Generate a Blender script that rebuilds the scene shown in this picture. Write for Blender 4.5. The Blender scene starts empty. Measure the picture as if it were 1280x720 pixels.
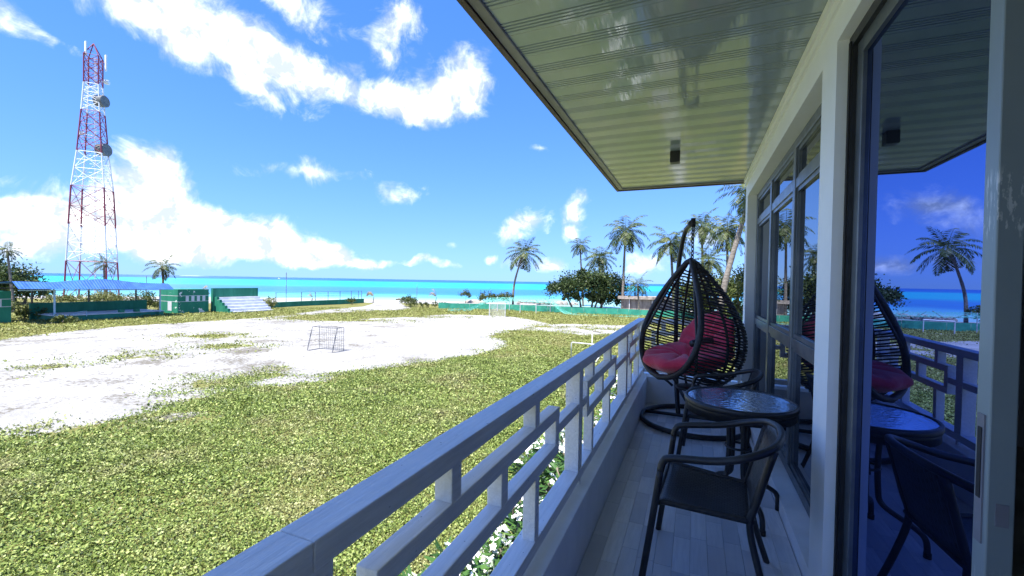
import bpy, math, random
import numpy as np
from mathutils import Vector, Matrix
rnd = random.Random(7); NR = np.random.default_rng(11)
rad = math.radians
scene = bpy.context.scene
col = scene.collection

# ------------------------------------------------------------------ camera
HF = 1.5                                     # eye height above the balcony floor (z = 0)
GZ = -3.3                                    # ground level
SEA = -3.75
YAW, PITCH, ROLL, FPX = rad(23.0), rad(-0.88), rad(1.03), 538.0 / 1280.0
cf = Vector((-math.sin(YAW) * math.cos(PITCH), math.cos(YAW) * math.cos(PITCH), math.sin(PITCH)))
cr = Vector((math.cos(YAW), math.sin(YAW), 0)); cu = cr.cross(cf)
cr2 = cr * math.cos(ROLL) + cu * math.sin(ROLL); cu2 = -cr * math.sin(ROLL) + cu * math.cos(ROLL)
EYE = Vector((0, 0, HF))
cam = bpy.data.cameras.new('camera'); cam_o = bpy.data.objects.new('camera', cam); col.objects.link(cam_o)
cam.sensor_width = 36; cam.lens = 36 * FPX; cam.clip_start = 0.05; cam.clip_end = 60000
m = Matrix.Identity(4)
for i in range(3):
    m[i][0] = cr2[i]; m[i][1] = cu2[i]; m[i][2] = -cf[i]; m[i][3] = EYE[i]
cam_o.matrix_world = m
scene.camera = cam_o
scene.render.resolution_x = 1024; scene.render.resolution_y = 576

def ray(x, y):
    return cf + cr2 * ((x - 640) / 538.0) - cu2 * ((y - 360) / 538.0)
def onz(x, y, z):
    d = ray(x, y); return EYE + d * ((z - EYE.z) / d.z)
def G(x, y): return onz(x, y, GZ)            # survey point on the ground
def D(x, y, dist): return EYE + ray(x, y) * dist   # survey point at a distance along the view

# ------------------------------------------------------------------ world, sun, exposure
SUN_EL, SUN_AZ = rad(70), rad(196)           # azimuth from +Y towards +X: high, behind the viewer
sdir = Vector((math.sin(SUN_AZ) * math.cos(SUN_EL), math.cos(SUN_AZ) * math.cos(SUN_EL), math.sin(SUN_EL)))
world = bpy.data.worlds.new('World'); scene.world = world; world.use_nodes = True
wt = world.node_tree; wt.nodes.clear()
def wn(t, **k):
    n = wt.nodes.new(t)
    for a, b in k.items(): setattr(n, a, b)
    return n
def wmath(op, a, b=None, c=None):
    n = wn('ShaderNodeMath', operation=op)
    for i, v in enumerate((a, b, c)):
        if v is None: continue
        if isinstance(v, (int, float)): n.inputs[i].default_value = v
        else: wt.links.new(v, n.inputs[i])
    return n.outputs[0]
out = wn('ShaderNodeOutputWorld'); bg = wn('ShaderNodeBackground'); bg.inputs['Strength'].default_value = 0.085
sky = wn('ShaderNodeTexSky', sky_type='NISHITA', sun_disc=False)
sky.sun_elevation = SUN_EL; sky.sun_rotation = SUN_AZ; sky.altitude = 0; sky.air_density = 1.0; sky.dust_density = 0.05; sky.ozone_density = 3.0
tint = wn('ShaderNodeMix', data_type='RGBA', blend_type='MULTIPLY'); tint.inputs[0].default_value = 1.0
hsv = wn('ShaderNodeHueSaturation'); hsv.inputs['Saturation'].default_value = 1.18; wt.links.new(sky.outputs[0], hsv.inputs['Color']); 
sk_n = wn('ShaderNodeVectorMath', operation='MULTIPLY'); wt.links.new(hsv.outputs[0], sk_n.inputs[0]); sk_n.inputs[1].default_value = (1.36, 1.62, 1.75)
sk_d = wn('ShaderNodeVectorMath', operation='MULTIPLY_ADD'); wt.links.new(hsv.outputs[0], sk_d.inputs[0]); sk_d.inputs[1].default_value = (.34, .23, .14); sk_d.inputs[2].default_value = (1, 1, 1)
sk_q = wn('ShaderNodeVectorMath', operation='DIVIDE'); wt.links.new(sk_n.outputs[0], sk_q.inputs[0]); wt.links.new(sk_d.outputs[0], sk_q.inputs[1]); wt.links.new(sk_q.outputs[0], tint.inputs[6]); tint.inputs[7].default_value = (0.54, 0.625, 0.92, 1)
tc = wn('ShaderNodeTexCoord')
def wnoise(scale, detail, rough, src, dist=0.0):
    n = wn('ShaderNodeTexNoise'); n.inputs['Scale'].default_value = scale; n.inputs['Detail'].default_value = detail
    n.inputs['Roughness'].default_value = rough; n.inputs['Distortion'].default_value = dist
    wt.links.new(src, n.inputs['Vector']); return n
gen = tc.outputs['Generated']
n1 = wnoise(7, 4, .55, gen)
vs = wn('ShaderNodeVectorMath', operation='SUBTRACT'); wt.links.new(n1.outputs['Color'], vs.inputs[0]); vs.inputs[1].default_value = (.5, .5, .5)
vm = wn('ShaderNodeVectorMath', operation='MULTIPLY_ADD'); wt.links.new(vs.outputs[0], vm.inputs[0]); vm.inputs[1].default_value = (.085,) * 3; wt.links.new(gen, vm.inputs[2])
dv = vm.outputs[0]
def blob(d, sx, sy, rot=0.0, w=1.0):
    d = d.normalized(); t = Vector((0, 0, 1)).cross(d) * -1; t.normalize(); u = t.cross(d); u.normalize()
    if u.z < 0: u = -u
    a = t * math.cos(rot) + u * math.sin(rot); b = -t * math.sin(rot) + u * math.cos(rot); c = a.cross(b)
    mm = Matrix((a, b, c)).transposed()
    mp = wn('ShaderNodeMapping', vector_type='TEXTURE'); wt.links.new(dv, mp.inputs['Vector'])
    mp.inputs['Location'].default_value = d; mp.inputs['Rotation'].default_value = mm.to_euler(); mp.inputs['Scale'].default_value = (sx, sy, 3.0)
    g = wn('ShaderNodeTexGradient', gradient_type='SPHERICAL'); wt.links.new(mp.outputs[0], g.inputs[0])
    return g.outputs['Fac'], w
def pblob(x, y, rx, ry, rot=0, w=1.0):
    d = ray(x, y); k = 1.55 / (538 * d.length)
    return blob(d, rx * k, ry * k, rad(-rot), w)
B = [pblob(*a) for a in (
 (285, 62, 90, 40, 22, .95), (190, 16, 75, 26, 15, .72), (380, 95, 60, 22, 25, .62), (455, 112, 75, 19, 10, .74), (548, 118, 58, 25, -12, .95),
 (588, 88, 22, 28, 0, .75), (492, 32, 30, 42, 10, .82), (360, 8, 65, 18, 8, .62), (305, 116, 45, 9, 15, .55), (60, 42, 42, 9, 3, .46), (5, 8, 30, 14, 10, .32),
 (385, 215, 55, 13, -3, .7), (500, 243, 36, 12, 0, .64), (188, 222, 36, 34, 0, 1.1), (160, 265, 75, 34, 0, 1.0), (285, 296, 105, 28, 7, 1.1), (75, 285, 60, 24, 0, .9),
 (18, 264, 26, 16, -15, .85), (400, 316, 62, 13, 5, .95), (180, 312, 190, 15, 0, .8), (468, 325, 26, 5, 0, .7),
 (655, 282, 30, 14, -18, 1.0), (722, 266, 15, 20, 0, 1.0), (716, 290, 10, 8, 0, .7), (615, 320, 8, 5, 0, .7), (540, 328, 26, 5, 0, .6), (692, 328, 17, 9, 0, .65),
 (650, 325, 14, 9, 0, .6), (812, 328, 22, 12, 0, .75), (880, 300, 26, 14, 0, .6), (675, 187, 12, 5, 0, .45), (565, 305, 10, 4, 0, .4))]
for i in range(36):                           # scattered fair-weather clouds over the unseen sky, more added to brighten the balcony
    az = rad(rnd.uniform(45, 255)); el = rad(rnd.choice((6, 9, 14, 22, 34, 48)) + rnd.uniform(-3, 3))
    d = Vector((math.sin(az) * math.cos(el), math.cos(az) * math.cos(el), math.sin(el)))
    B.append(blob(d, rnd.uniform(.10, .3), rnd.uniform(.04, .1), rad(rnd.uniform(-20, 20)), rnd.uniform(.6, 1.0)))
tot = None
for fac, w in B:
    tot = wmath('MULTIPLY', fac, w) if tot is None else wmath('MULTIPLY_ADD', fac, w, tot)
n2 = wnoise(13, 9, .66, gen, .5)
dens = wmath('ADD', wmath('MULTIPLY', tot, 1.25), wmath('MULTIPLY', wmath('SUBTRACT', n2.outputs['Fac'], .5), 2.3))
mr = wn('ShaderNodeMapRange', interpolation_type='SMOOTHSTEP'); wt.links.new(dens, mr.inputs['Value'])
mr.inputs['From Min'].default_value = .12; mr.inputs['From Max'].default_value = 1.25
gate = wmath('GREATER_THAN', tot, 0.004)
alpha = wmath('MULTIPLY', mr.outputs[0], gate)
cc = wn('ShaderNodeMix', data_type='RGBA'); n3 = wnoise(24, 4, .6, dv)
sh = wn('ShaderNodeMapRange'); wt.links.new(n3.outputs['Fac'], sh.inputs['Value']); sh.inputs['From Min'].default_value = .40; sh.inputs['From Max'].default_value = .70
wt.links.new(sh.outputs[0], cc.inputs[0]); cc.inputs[6].default_value = (2.7, 3.05, 3.5, 1); cc.inputs[7].default_value = (8.6, 8.6, 8.6, 1)
mx = wn('ShaderNodeMix', data_type='RGBA'); wt.links.new(alpha, mx.inputs[0]); wt.links.new(tint.outputs[2], mx.inputs[6]); wt.links.new(cc.outputs[2], mx.inputs[7])
wt.links.new(mx.outputs[2], bg.inputs['Color']); wt.links.new(bg.outputs[0], out.inputs[0])

sl = bpy.data.lights.new('sun', 'SUN'); sl.energy = 3.7; sl.angle = rad(.53); sl.color = (1, .965, .9)
so = bpy.data.objects.new('sun', sl); col.objects.link(so); so.rotation_euler = sdir.to_track_quat('Z', 'Y').to_euler()
vsn = scene.view_settings; vsn.view_transform = 'Standard'; vsn.look = 'None'; vsn.exposure = 1.88; vsn.gamma = 1; vsn.use_curve_mapping = False

# ------------------------------------------------------------------ material helpers
class NT:
    def __init__(s, name):
        s.m = bpy.data.materials.new(name); s.m.use_nodes = True; s.t = s.m.node_tree; s.t.nodes.clear()
        s.o = s.n('ShaderNodeOutputMaterial'); s.tc = s.n('ShaderNodeTexCoord'); s._geo = None
    def n(s, t, **k):
        n = s.t.nodes.new(t)
        for a, b in k.items(): setattr(n, a, b)
        return n
    def L(s, a, b): s.t.links.new(a, b)
    @property
    def pos(s):
        if s._geo is None: s._geo = s.n('ShaderNodeNewGeometry')
        return s._geo.outputs['Position']
    def noise(s, scale, detail=4, rough=.55, src=None, stretch=None, dist=0):
        src = src or s.tc.outputs['Object']
        if stretch:
            mp = s.n('ShaderNodeMapping'); mp.inputs['Scale'].default_value = stretch; s.L(src, mp.inputs[0]); src = mp.outputs[0]
        n = s.n('ShaderNodeTexNoise'); n.inputs['Scale'].default_value = scale; n.inputs['Detail'].default_value = detail
        n.inputs['Roughness'].default_value = rough; n.inputs['Distortion'].default_value = dist; s.L(src, n.inputs['Vector']); return n.outputs['Fac']
    def math(s, op, a, b=None, c=None):
        n = s.n('ShaderNodeMath', operation=op)
        for i, v in enumerate((a, b, c)):
            if v is None: continue
            if isinstance(v, (int, float)): n.inputs[i].default_value = v
            else: s.L(v, n.inputs[i])
        return n.outputs[0]
    def ramp(s, v, a, b, smooth=True):
        n = s.n('ShaderNodeMapRange', interpolation_type='SMOOTHSTEP' if smooth else 'LINEAR'); s.L(v, n.inputs[0])
        n.inputs['From Min'].default_value = a; n.inputs['From Max'].default_value = b; return n.outputs[0]
    def mix(s, f, a, b):
        n = s.n('ShaderNodeMix', data_type='RGBA')
        for i, v in ((0, f), (6, a), (7, b)):
            if isinstance(v, (int, float)): n.inputs[i].default_value = v
            elif isinstance(v, tuple): n.inputs[i].default_value = (*v, 1)
            else: s.L(v, n.inputs[i])
        return n.outputs[2]
    def attr(s, name): return s.n('ShaderNodeAttribute', attribute_name=name).outputs['Fac']
    def bsdf(s, color, rough=.6, metallic=0.0, spec=.5, bump=None, bstr=.3, bdist=.01, **k):
        p = s.n('ShaderNodeBsdfPrincipled')
        for key, v in (('Base Color', color), ('Roughness', rough), ('Metallic', metallic), ('Specular IOR Level', spec), *k.items()):
            if isinstance(v, tuple): p.inputs[key].default_value = (*v, 1)
            elif isinstance(v, (int, float)): p.inputs[key].default_value = v
            else: s.L(v, p.inputs[key])
        if bump is not None:
            b = s.n('ShaderNodeBump'); b.inputs['Strength'].default_value = bstr; b.inputs['Distance'].default_value = bdist
            s.L(bump, b.inputs['Height']); s.L(b.outputs[0], p.inputs['Normal'])
        s.L(p.outputs[0], s.o.inputs[0]); return p
M = {}
def simple(name, c1, c2, scale=6, rough=.6, metallic=0, spec=.5, bstr=.2, bdist=.005, bscale=None, stretch=None, coat=0):
    t = NT(name); f = t.ramp(t.noise(scale, 5, .6, t.pos, stretch), .35, .65)
    b = t.noise(bscale or scale * 8, 3, .6, t.pos, stretch)
    rr = t.math('MULTIPLY_ADD', t.noise(scale * 2.3, 3, .6, t.pos), .25, rough - .12)
    t.bsdf(t.mix(f, c1, c2), rr, metallic, spec, b, bstr, bdist, **({'Coat Weight': coat, 'Coat Roughness': .15} if coat else {}))
    M[name] = t.m; return t.m

simple('wall_paint', (.86, .87, .86), (.90, .91, .90), 3, .55, bscale=60, bstr=.25, bdist=.003)
simple('kerb_paint', (.78, .80, .82), (.86, .88, .90), 4, .6, bscale=40, bstr=.3, bdist=.004)
t = NT('rail_paint'); sn = t.noise(7, 5, .65, t.pos, (9, .6, 9)); ch = t.ramp(t.noise(55, 3, .6, t.pos, (1, .6, 1)), .69, .72); gr_ = t.ramp(t.noise(2.2, 5, .65, t.pos), .45, .75)
c = t.mix(t.ramp(sn, .3, .7), (.74, .735, .73), (.88, .87, .86)); c = t.mix(t.math('MULTIPLY', gr_, .25), c, (.55, .56, .56)); c = t.mix(t.math('MULTIPLY', ch, .8), c, (.22, .22, .23))
t.bsdf(c, t.math('MULTIPLY_ADD', sn, .3, .3), 0, .5, sn, .6, .004); M['rail_paint'] = t.m
simple('window_alu', (.13, .15, .17), (.18, .20, .22), 5, .35, .55)
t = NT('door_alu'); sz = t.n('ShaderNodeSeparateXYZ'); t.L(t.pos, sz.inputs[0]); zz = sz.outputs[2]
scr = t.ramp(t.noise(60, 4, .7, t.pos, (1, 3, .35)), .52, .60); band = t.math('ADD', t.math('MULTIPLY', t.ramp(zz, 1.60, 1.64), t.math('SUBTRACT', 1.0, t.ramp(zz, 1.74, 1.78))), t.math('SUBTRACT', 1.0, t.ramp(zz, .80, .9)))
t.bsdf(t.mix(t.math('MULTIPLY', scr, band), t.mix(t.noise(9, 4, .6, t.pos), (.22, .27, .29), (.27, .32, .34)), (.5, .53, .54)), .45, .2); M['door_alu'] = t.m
simple('black_metal', (.012, .013, .016), (.022, .023, .027), 8, .38)
simple('black_rubber', (.008, .008, .009), (.012, .012, .013), 8, .7)
simple('wicker', (.010, .010, .012), (.024, .023, .025), 40, .5, bscale=160, bstr=.6, bdist=.004)
simple('trim_grey', (.16, .16, .19), (.22, .22, .25), 3, .4)
simple('fascia_dark', (.05, .03, .035), (.07, .045, .05), 3, .5)
simple('room_wall', (.30, .31, .33), (.36, .37, .38), 1, .8)
simple('concrete', (.34, .33, .31), (.44, .43, .41), 2, .85)
simple('blue_roof', (.022, .08, .31), (.035, .115, .38), 1.3, .6, spec=.15, bscale=3)
simple('pale_blue', (.25, .42, .55), (.34, .5, .62), 2, .5)
simple('white_steel', (.55, .55, .56), (.72, .72, .72), 3, .5)
simple('goal_dark', (.10, .10, .105), (.26, .25, .25), 4, .6)
simple('tower_red', (.17, .025, .05), (.24, .04, .07), 1, .5)
simple('tower_white', (.62, .64, .68), (.75, .76, .78), 1, .5)
simple('dish_grey', (.11, .115, .12), (.16, .165, .17), 2, .6)
simple('antenna_white', (.7, .71, .72), (.78, .78, .78), 2, .5)
simple('rock', (.20, .18, .16), (.36, .33, .30), 1.4, .9, bscale=4, bstr=.8, bdist=.1)
simple('old_wood', (.14, .12, .11), (.30, .27, .24), 2, .85, stretch=(1, 1, .2))
simple('thatch', (.26, .22, .19), (.40, .35, .31), 2, .9)
simple('trunk', (.13, .11, .09), (.24, .21, .18), 2.2, .9, bscale=6, bstr=.8, bdist=.05, stretch=(1, 1, 3))
simple('bark', (.10, .08, .06), (.2, .17, .13), 3, .9, bscale=8, bstr=.8, bdist=.03)
simple('boat_white', (.75, .75, .75), (.8, .8, .8), 1, .4)
simple('petal', (.82, .83, .80), (.88, .88, .86), 9, .6)
simple('island_green', (.16, .24, .24), (.22, .30, .30), .01, .9)
simple('teal_tarp', (.02, .22, .15), (.04, .31, .21), 1.2, .6)

def leafmat(name, stops, rough=.5, transl=.25, spec=.3):
    t = NT(name); v = t.attr('v'); r = t.n('ShaderNodeValToRGB'); e = r.color_ramp.elements
    e[0].position = stops[0][0]; e[0].color = (*stops[0][1], 1); e[1].position = stops[-1][0]; e[1].color = (*stops[-1][1], 1)
    for p, c in stops[1:-1]:
        x = e.new(p); x.color = (*c, 1)
    big = t.noise(.5, 3, .6, t.pos)
    t.L(t.math('ADD', v, t.math('MULTIPLY', t.math('SUBTRACT', big, .5), .6)), r.inputs[0])
    p = t.bsdf(r.outputs[0], rough, 0, spec)
    tr = t.n('ShaderNodeBsdfTranslucent'); t.L(r.outputs[0], tr.inputs[0])
    ms = t.n('ShaderNodeMixShader'); ms.inputs[0].default_value = transl; t.L(p.outputs[0], ms.inputs[1]); t.L(tr.outputs[0], ms.inputs[2]); t.L(ms.outputs[0], t.o.inputs[0])
    M[name] = t.m
leafmat('palm_leaf', [(0, (.075, .06, .025)), (.25, (.030, .050, .012)), (.6, (.055, .085, .018)), (1, (.14, .15, .045))])
leafmat('dry_frond', [(0, (.22, .16, .08)), (.5, (.30, .24, .13)), (1, (.40, .34, .2))])
leafmat('bush_leaf', [(0, (.016, .032, .011)), (.5, (.038, .066, .019)), (1, (.095, .13, .036))])
leafmat('olive_leaf', [(0, (.03, .045, .012)), (.5, (.07, .095, .022)), (1, (.15, .17, .045))])
leafmat('scrub_leaf', [(0, (.07, .085, .03)), (.5, (.15, .17, .05)), (1, (.28, .27, .12))])
leafmat('frangipani_leaf', [(0, (.022, .06, .014)), (.5, (.055, .13, .03)), (1, (.13, .23, .055))], .35)
# ground cover: green, with patches gone dry
t = NT('grass_leaf'); v = t.attr('v')
gr = t.n('ShaderNodeValToRGB'); t.L(v, gr.inputs[0]); e = gr.color_ramp.elements
e[0].color = (.04, .065, .012, 1); e[1].color = (.37, .42, .13, 1); x = e.new(.5); x.color = (.155, .215, .04, 1)
dr = t.n('ShaderNodeValToRGB'); t.L(v, dr.inputs[0]); e = dr.color_ramp.elements
e[0].color = (.08, .075, .028, 1); e[1].color = (.48, .46, .24, 1); x = e.new(.5); x.color = (.24, .24, .08, 1)
pf = t.ramp(t.math('ADD', t.math('MULTIPLY', t.noise(.33, 5, .62, t.pos), .7), t.math('MULTIPLY', t.noise(2.2, 3, .6, t.pos), .3)), .47, .68)
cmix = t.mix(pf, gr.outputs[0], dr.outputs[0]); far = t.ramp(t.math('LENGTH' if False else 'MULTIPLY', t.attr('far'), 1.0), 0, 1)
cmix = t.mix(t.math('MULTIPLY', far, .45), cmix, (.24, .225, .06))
p = t.bsdf(cmix, .5, 0, .3); tr = t.n('ShaderNodeBsdfTranslucent'); t.L(cmix, tr.inputs[0])
ms = t.n('ShaderNodeMixShader'); ms.inputs[0].default_value = .16; t.L(p.outputs[0], ms.inputs[1]); t.L(tr.outputs[0], ms.inputs[2]); t.L(ms.outputs[0], t.o.inputs[0]); M['grass_leaf'] = t.m

# glossy plastic soffit boards
t = NT('soffit'); f = t.noise(1.2, 3, .5, t.pos)
t.bsdf(t.mix(f, (.30, .37, .42), (.35, .42, .47)), .07, 0, .9, t.math('ADD', t.noise(9, 2, .5, t.pos, (2.5, .25, 1)), t.math('MULTIPLY', t.noise(60, 2, .5, t.pos, (1, .1, 1)), .12)), .12, .012, **{'Coat Weight': .35, 'Coat Roughness': .06}); M['soffit'] = t.m
# wood-look floor tiles, tone by piece
t = NT('floor_plank'); oi = t.n('ShaderNodeObjectInfo'); g = t.noise(10, 5, .65, t.pos, (6, .5, 1)); st = t.noise(2.2, 4, .6, t.pos)
c = t.mix(oi.outputs['Random'], (.52, .53, .56), (.84, .84, .85)); c = t.mix(t.math('MULTIPLY', t.ramp(g, .3, .7), .45), c, (.52, .52, .55)); c = t.mix(t.math('MULTIPLY', t.ramp(st, .5, .75), .4), c, (.82, .81, .80))
t.bsdf(c, t.math('MULTIPLY_ADD', st, .3, .2), 0, .5, g, .15, .002); M['floor_plank'] = t.m
# reflective glazing
def glazing(name, tint, dark, ior):
    t = NT(name); gl = t.n('ShaderNodeBsdfGlossy'); gl.inputs['Color'].default_value = (*tint, 1); gl.inputs['Roughness'].default_value = .004
    df = t.n('ShaderNodeBsdfDiffuse'); df.inputs['Color'].default_value = (*dark, 1)
    fr = t.n('ShaderNodeFresnel'); fr.inputs['IOR'].default_value = ior
    b = t.n('ShaderNodeBump'); b.inputs['Strength'].default_value = .03; b.inputs['Distance'].default_value = .01; t.L(t.noise(1.5, 2, .5, t.pos), b.inputs['Height']); t.L(b.outputs[0], gl.inputs['Normal'])
    ms = t.n('ShaderNodeMixShader'); t.L(fr.outputs[0], ms.inputs[0]); t.L(df.outputs[0], ms.inputs[1]); t.L(gl.outputs[0], ms.inputs[2]); t.L(ms.outputs[0], t.o.inputs[0]); M[name] = t.m
glazing('door_glass', (.32, .45, 1.0), (.006, .008, .016), 6.0)
glazing('window_glass', (.85, .90, 1.0), (.012, .014, .02), 5.0)
# water-pattern table glass
t = NT('table_glass'); b = t.math('ADD', t.noise(34, 3, .6, t.pos, None, 1.2), t.math('MULTIPLY', t.noise(90, 2, .5, t.pos), .4))
t.bsdf((.50, .62, .80), .03, .85, 1.0, b, .3, .004); M['table_glass'] = t.m
# red cotton cushion
t = NT('red_cotton'); f = t.noise(7, 4, .6); w = t.noise(14, 5, .7, None, (1, 1, 1), 1.5)
t.bsdf(t.mix(t.ramp(f, .3, .7), (.70, .045, .10), (.80, .08, .145)), .85, 0, .2, w, .5, .02, **{'Sheen Weight': .4}); M['red_cotton'] = t.m
# woven resin seat
t = NT('weave'); br = t.n('ShaderNodeTexBrick'); br.inputs['Scale'].default_value = 34; br.inputs['Mortar Size'].default_value = .09; br.inputs['Row Height'].default_value = .5; br.inputs['Brick Width'].default_value = .8
uv = t.n('ShaderNodeUVMap') if False else None
t.L(t.tc.outputs['Object'], br.inputs['Vector']); br.inputs['Color1'].default_value = (.055, .058, .068, 1); br.inputs['Color2'].default_value = (.030, .032, .040, 1); br.inputs['Mortar'].default_value = (.004, .004, .005, 1)
t.bsdf(br.outputs['Color'], .42, 0, .5, t.math('SUBTRACT', 1.0, br.outputs['Fac']), .8, .004); M['weave'] = t.m
# peeling green paint over white plaster
def peel(name, g1, g2, lo):
    t = NT(name); n = t.noise(.55, 6, .62, t.pos); n_b = t.noise(2.6, 5, .65, t.pos)
    f = t.ramp(t.math('MULTIPLY_ADD', n_b, .35, t.math('MULTIPLY', n, .65)), lo, lo + .015)
    st = t.ramp(t.noise(1.2, 5, .6, t.pos, (1, 1, .25)), .35, .7)
    t.bsdf(t.mix(f, t.mix(st, g1, g2), (.70, .72, .70)), .7, 0, .3, t.math('MULTIPLY', f, -1.0), .6, .01); M[name] = t.m
peel('green_peeling', (.015, .17, .105), (.03, .23, .145), .595); peel('green_paint', (.015, .16, .10), (.035, .23, .15), .65)
simple('step_white', (.50, .52, .56), (.64, .66, .70), .8, .8)
# tarnished net
t = NT('teal_net'); n = t.noise(5, 5, .7, t.pos); p = t.bsdf((.10, .42, .36), .7); tp = t.n('ShaderNodeBsdfTransparent'); ms = t.n('ShaderNodeMixShader')
t.L(t.ramp(n, .32, .72), ms.inputs[0]); t.L(tp.outputs[0], ms.inputs[1]); t.L(p.outputs[0], ms.inputs[2]); t.L(ms.outputs[0], t.o.inputs[0]); M['teal_net'] = t.m
t = NT('goal_net'); p = t.bsdf((.7, .7, .7), .8); tp = t.n('ShaderNodeBsdfTransparent'); ms = t.n('ShaderNodeMixShader'); ms.inputs[0].default_value = .22
t.L(tp.outputs[0], ms.inputs[1]); t.L(p.outputs[0], ms.inputs[2]); t.L(ms.outputs[0], t.o.inputs[0]); M['goal_net'] = t.m

# ------------------------------------------------------------------ mesh helpers
def catmull(P, k=6):
    P = [Vector(p) for p in P]; Q = [P[0] * 2 - P[1]] + P + [P[-1] * 2 - P[-2]]; R_ = []
    for i in range(1, len(Q) - 2):
        a, b, c, d = Q[i - 1:i + 3]
        for j in range(k):
            s = j / k; R_.append(.5 * ((2 * b) + (c - a) * s + (2 * a - 5 * b + 4 * c - d) * s * s + (3 * b - a - 3 * c + d) * s ** 3))
    R_.append(P[-1]); return R_
class MB:
    def __init__(s): s.v = []; s.f = []
    def box(s, x0, x1, y0, y1, z0, z1):
        b = len(s.v); s.v += [(x, y, z) for z in (z0, z1) for y in (y0, y1) for x in (x0, x1)]
        s.f += [tuple(b + i for i in q) for q in ((0, 2, 3, 1), (4, 5, 7, 6), (0, 1, 5, 4), (2, 6, 7, 3), (0, 4, 6, 2), (1, 3, 7, 5))]; return s
    def hexa(s, P):
        b = len(s.v); s.v += [tuple(p) for p in P]
        s.f += [tuple(b + i for i in q) for q in ((0, 2, 3, 1), (4, 5, 7, 6), (0, 1, 5, 4), (2, 6, 7, 3), (0, 4, 6, 2), (1, 3, 7, 5))]; return s
    def tube(s, path, r, n=8, caps=True, flat=1.0):
        path = [Vector(p) for p in path]; rr = r if isinstance(r, (list, tuple)) else [r] * len(path)
        closed = (path[0] - path[-1]).length < 1e-6 and len(path) > 3
        if closed: path = path[:-1]; rr = rr[:len(path)]
        N = len(path); T = []
        for i in range(N):
            a = path[i - 1] if (i or closed) else path[0]; c = path[(i + 1) % N] if (i < N - 1 or closed) else path[-1]
            T.append((c - a).normalized())
        up = Vector((0, 0, 1)) if abs(T[0].z) < .9 else Vector((1, 0, 0))
        u = T[0].cross(up).normalized(); b = len(s.v)
        for i in range(N):
            u = (u - T[i] * u.dot(T[i]))
            if u.length < 1e-6: u = T[i].orthogonal()
            u.normalize(); w = T[i].cross(u)
            for k in range(n):
                a = 2 * math.pi * k / n; s.v.append(tuple(path[i] + (u * math.cos(a) + w * math.sin(a) * flat) * rr[i]))
        for i in range(N if closed else N - 1):
            j = (i + 1) % N
            for k in range(n): s.f.append((b + i * n + k, b + i * n + (k + 1) % n, b + j * n + (k + 1) % n, b + j * n + k))
        if caps and not closed:
            s.f.append(tuple(b + k for k in reversed(range(n)))); s.f.append(tuple(b + (N - 1) * n + k for k in range(n)))
        return s
    def lathe(s, prof, n=32, c=(0, 0, 0)):
        b = len(s.v)
        for r, z in prof:
            for k in range(n):
                a = 2 * math.pi * k / n; s.v.append((c[0] + r * math.cos(a), c[1] + r * math.sin(a), c[2] + z))
        for i in range(len(prof) - 1):
            for k in range(n): s.f.append((b + i * n + k, b + i * n + (k + 1) % n, b + (i + 1) * n + (k + 1) % n, b + (i + 1) * n + k))
        return s
    def grid(s, rows):
        b = len(s.v); w = len(rows[0])
        for r in rows: s.v += [tuple(p) for p in r]
        for i in range(len(rows) - 1):
            for k in range(w - 1): s.f.append((b + i * w + k, b + i * w + k + 1, b + (i + 1) * w + k + 1, b + (i + 1) * w + k))
        return s
    def build(s, name, mat, parent=None, smooth=False, bevel=0):
        me = bpy.data.meshes.new(name); me.from_pydata(s.v, [], s.f)
        me.materials.append(M[mat] if isinstance(mat, str) else mat)
        if smooth: me.polygons.foreach_set('use_smooth', [True] * len(me.polygons))
        me.update(); return link(name, me, parent, bevel)
def link(name, me, parent=None, bevel=0):
    o = bpy.data.objects.new(name, me); col.objects.link(o)
    if parent is not None: o.parent = parent
    if bevel:
        b = o.modifiers.new('bevel', 'BEVEL'); b.width = bevel; b.segments = 2; b.limit_method = 'ANGLE'
    return o
def tag(o, label, cat=None, group=None, kind=None):
    o['label'] = label
    if cat: o['category'] = cat
    if group: o['group'] = group
    if kind: o['kind'] = kind
    return o
def thing(name, label, cat, loc=(0, 0, 0), rz=0, group=None):
    o = bpy.data.objects.new(name, None); col.objects.link(o); o.location = loc; o.rotation_euler = (0, 0, rz); o.empty_display_size = .2
    return tag(o, label, cat, group)
def copy_tree(o, parent=None):
    c = o.copy(); col.objects.link(c); c.parent = parent
    for ch in o.children: copy_tree(ch, c)
    return c
def leaf_mesh(name, P, Dv, S, Lg, W, mat, parent, val, far=None, fold=0.0, smooth=False):
    n = len(P); Lg = np.asarray(Lg).reshape(-1, 1) * np.ones((n, 1)); W = np.asarray(W).reshape(-1, 1) * np.ones((n, 1))
    V = np.empty((n, 4, 3)); Nn = np.cross(Dv, S); mid = P + Dv * Lg * .5 + Nn * (Lg * fold)
    V[:, 0] = P; V[:, 1] = mid + S * W * .5; V[:, 2] = P + Dv * Lg; V[:, 3] = mid - S * W * .5
    me = bpy.data.meshes.new(name); me.vertices.add(4 * n); me.vertices.foreach_set('co', V.reshape(-1).astype(np.float32))
    me.loops.add(4 * n); me.loops.foreach_set('vertex_index', np.arange(4 * n, dtype=np.int32))
    me.polygons.add(n); me.polygons.foreach_set('loop_start', np.arange(0, 4 * n, 4, dtype=np.int32))
    me.update(calc_edges=True)
    a = me.attributes.new('v', 'FLOAT', 'POINT'); a.data.foreach_set('value', np.repeat(val, 4).astype(np.float32))
    if far is not None:
        a = me.attributes.new('far', 'FLOAT', 'POINT'); a.data.foreach_set('value', np.repeat(far, 4).astype(np.float32))
    me.materials.append(M[mat]); me.validate(); return link(name, me, parent)
def unit(a): return a / np.maximum(np.linalg.norm(a, axis=1, keepdims=True), 1e-9)
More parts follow.
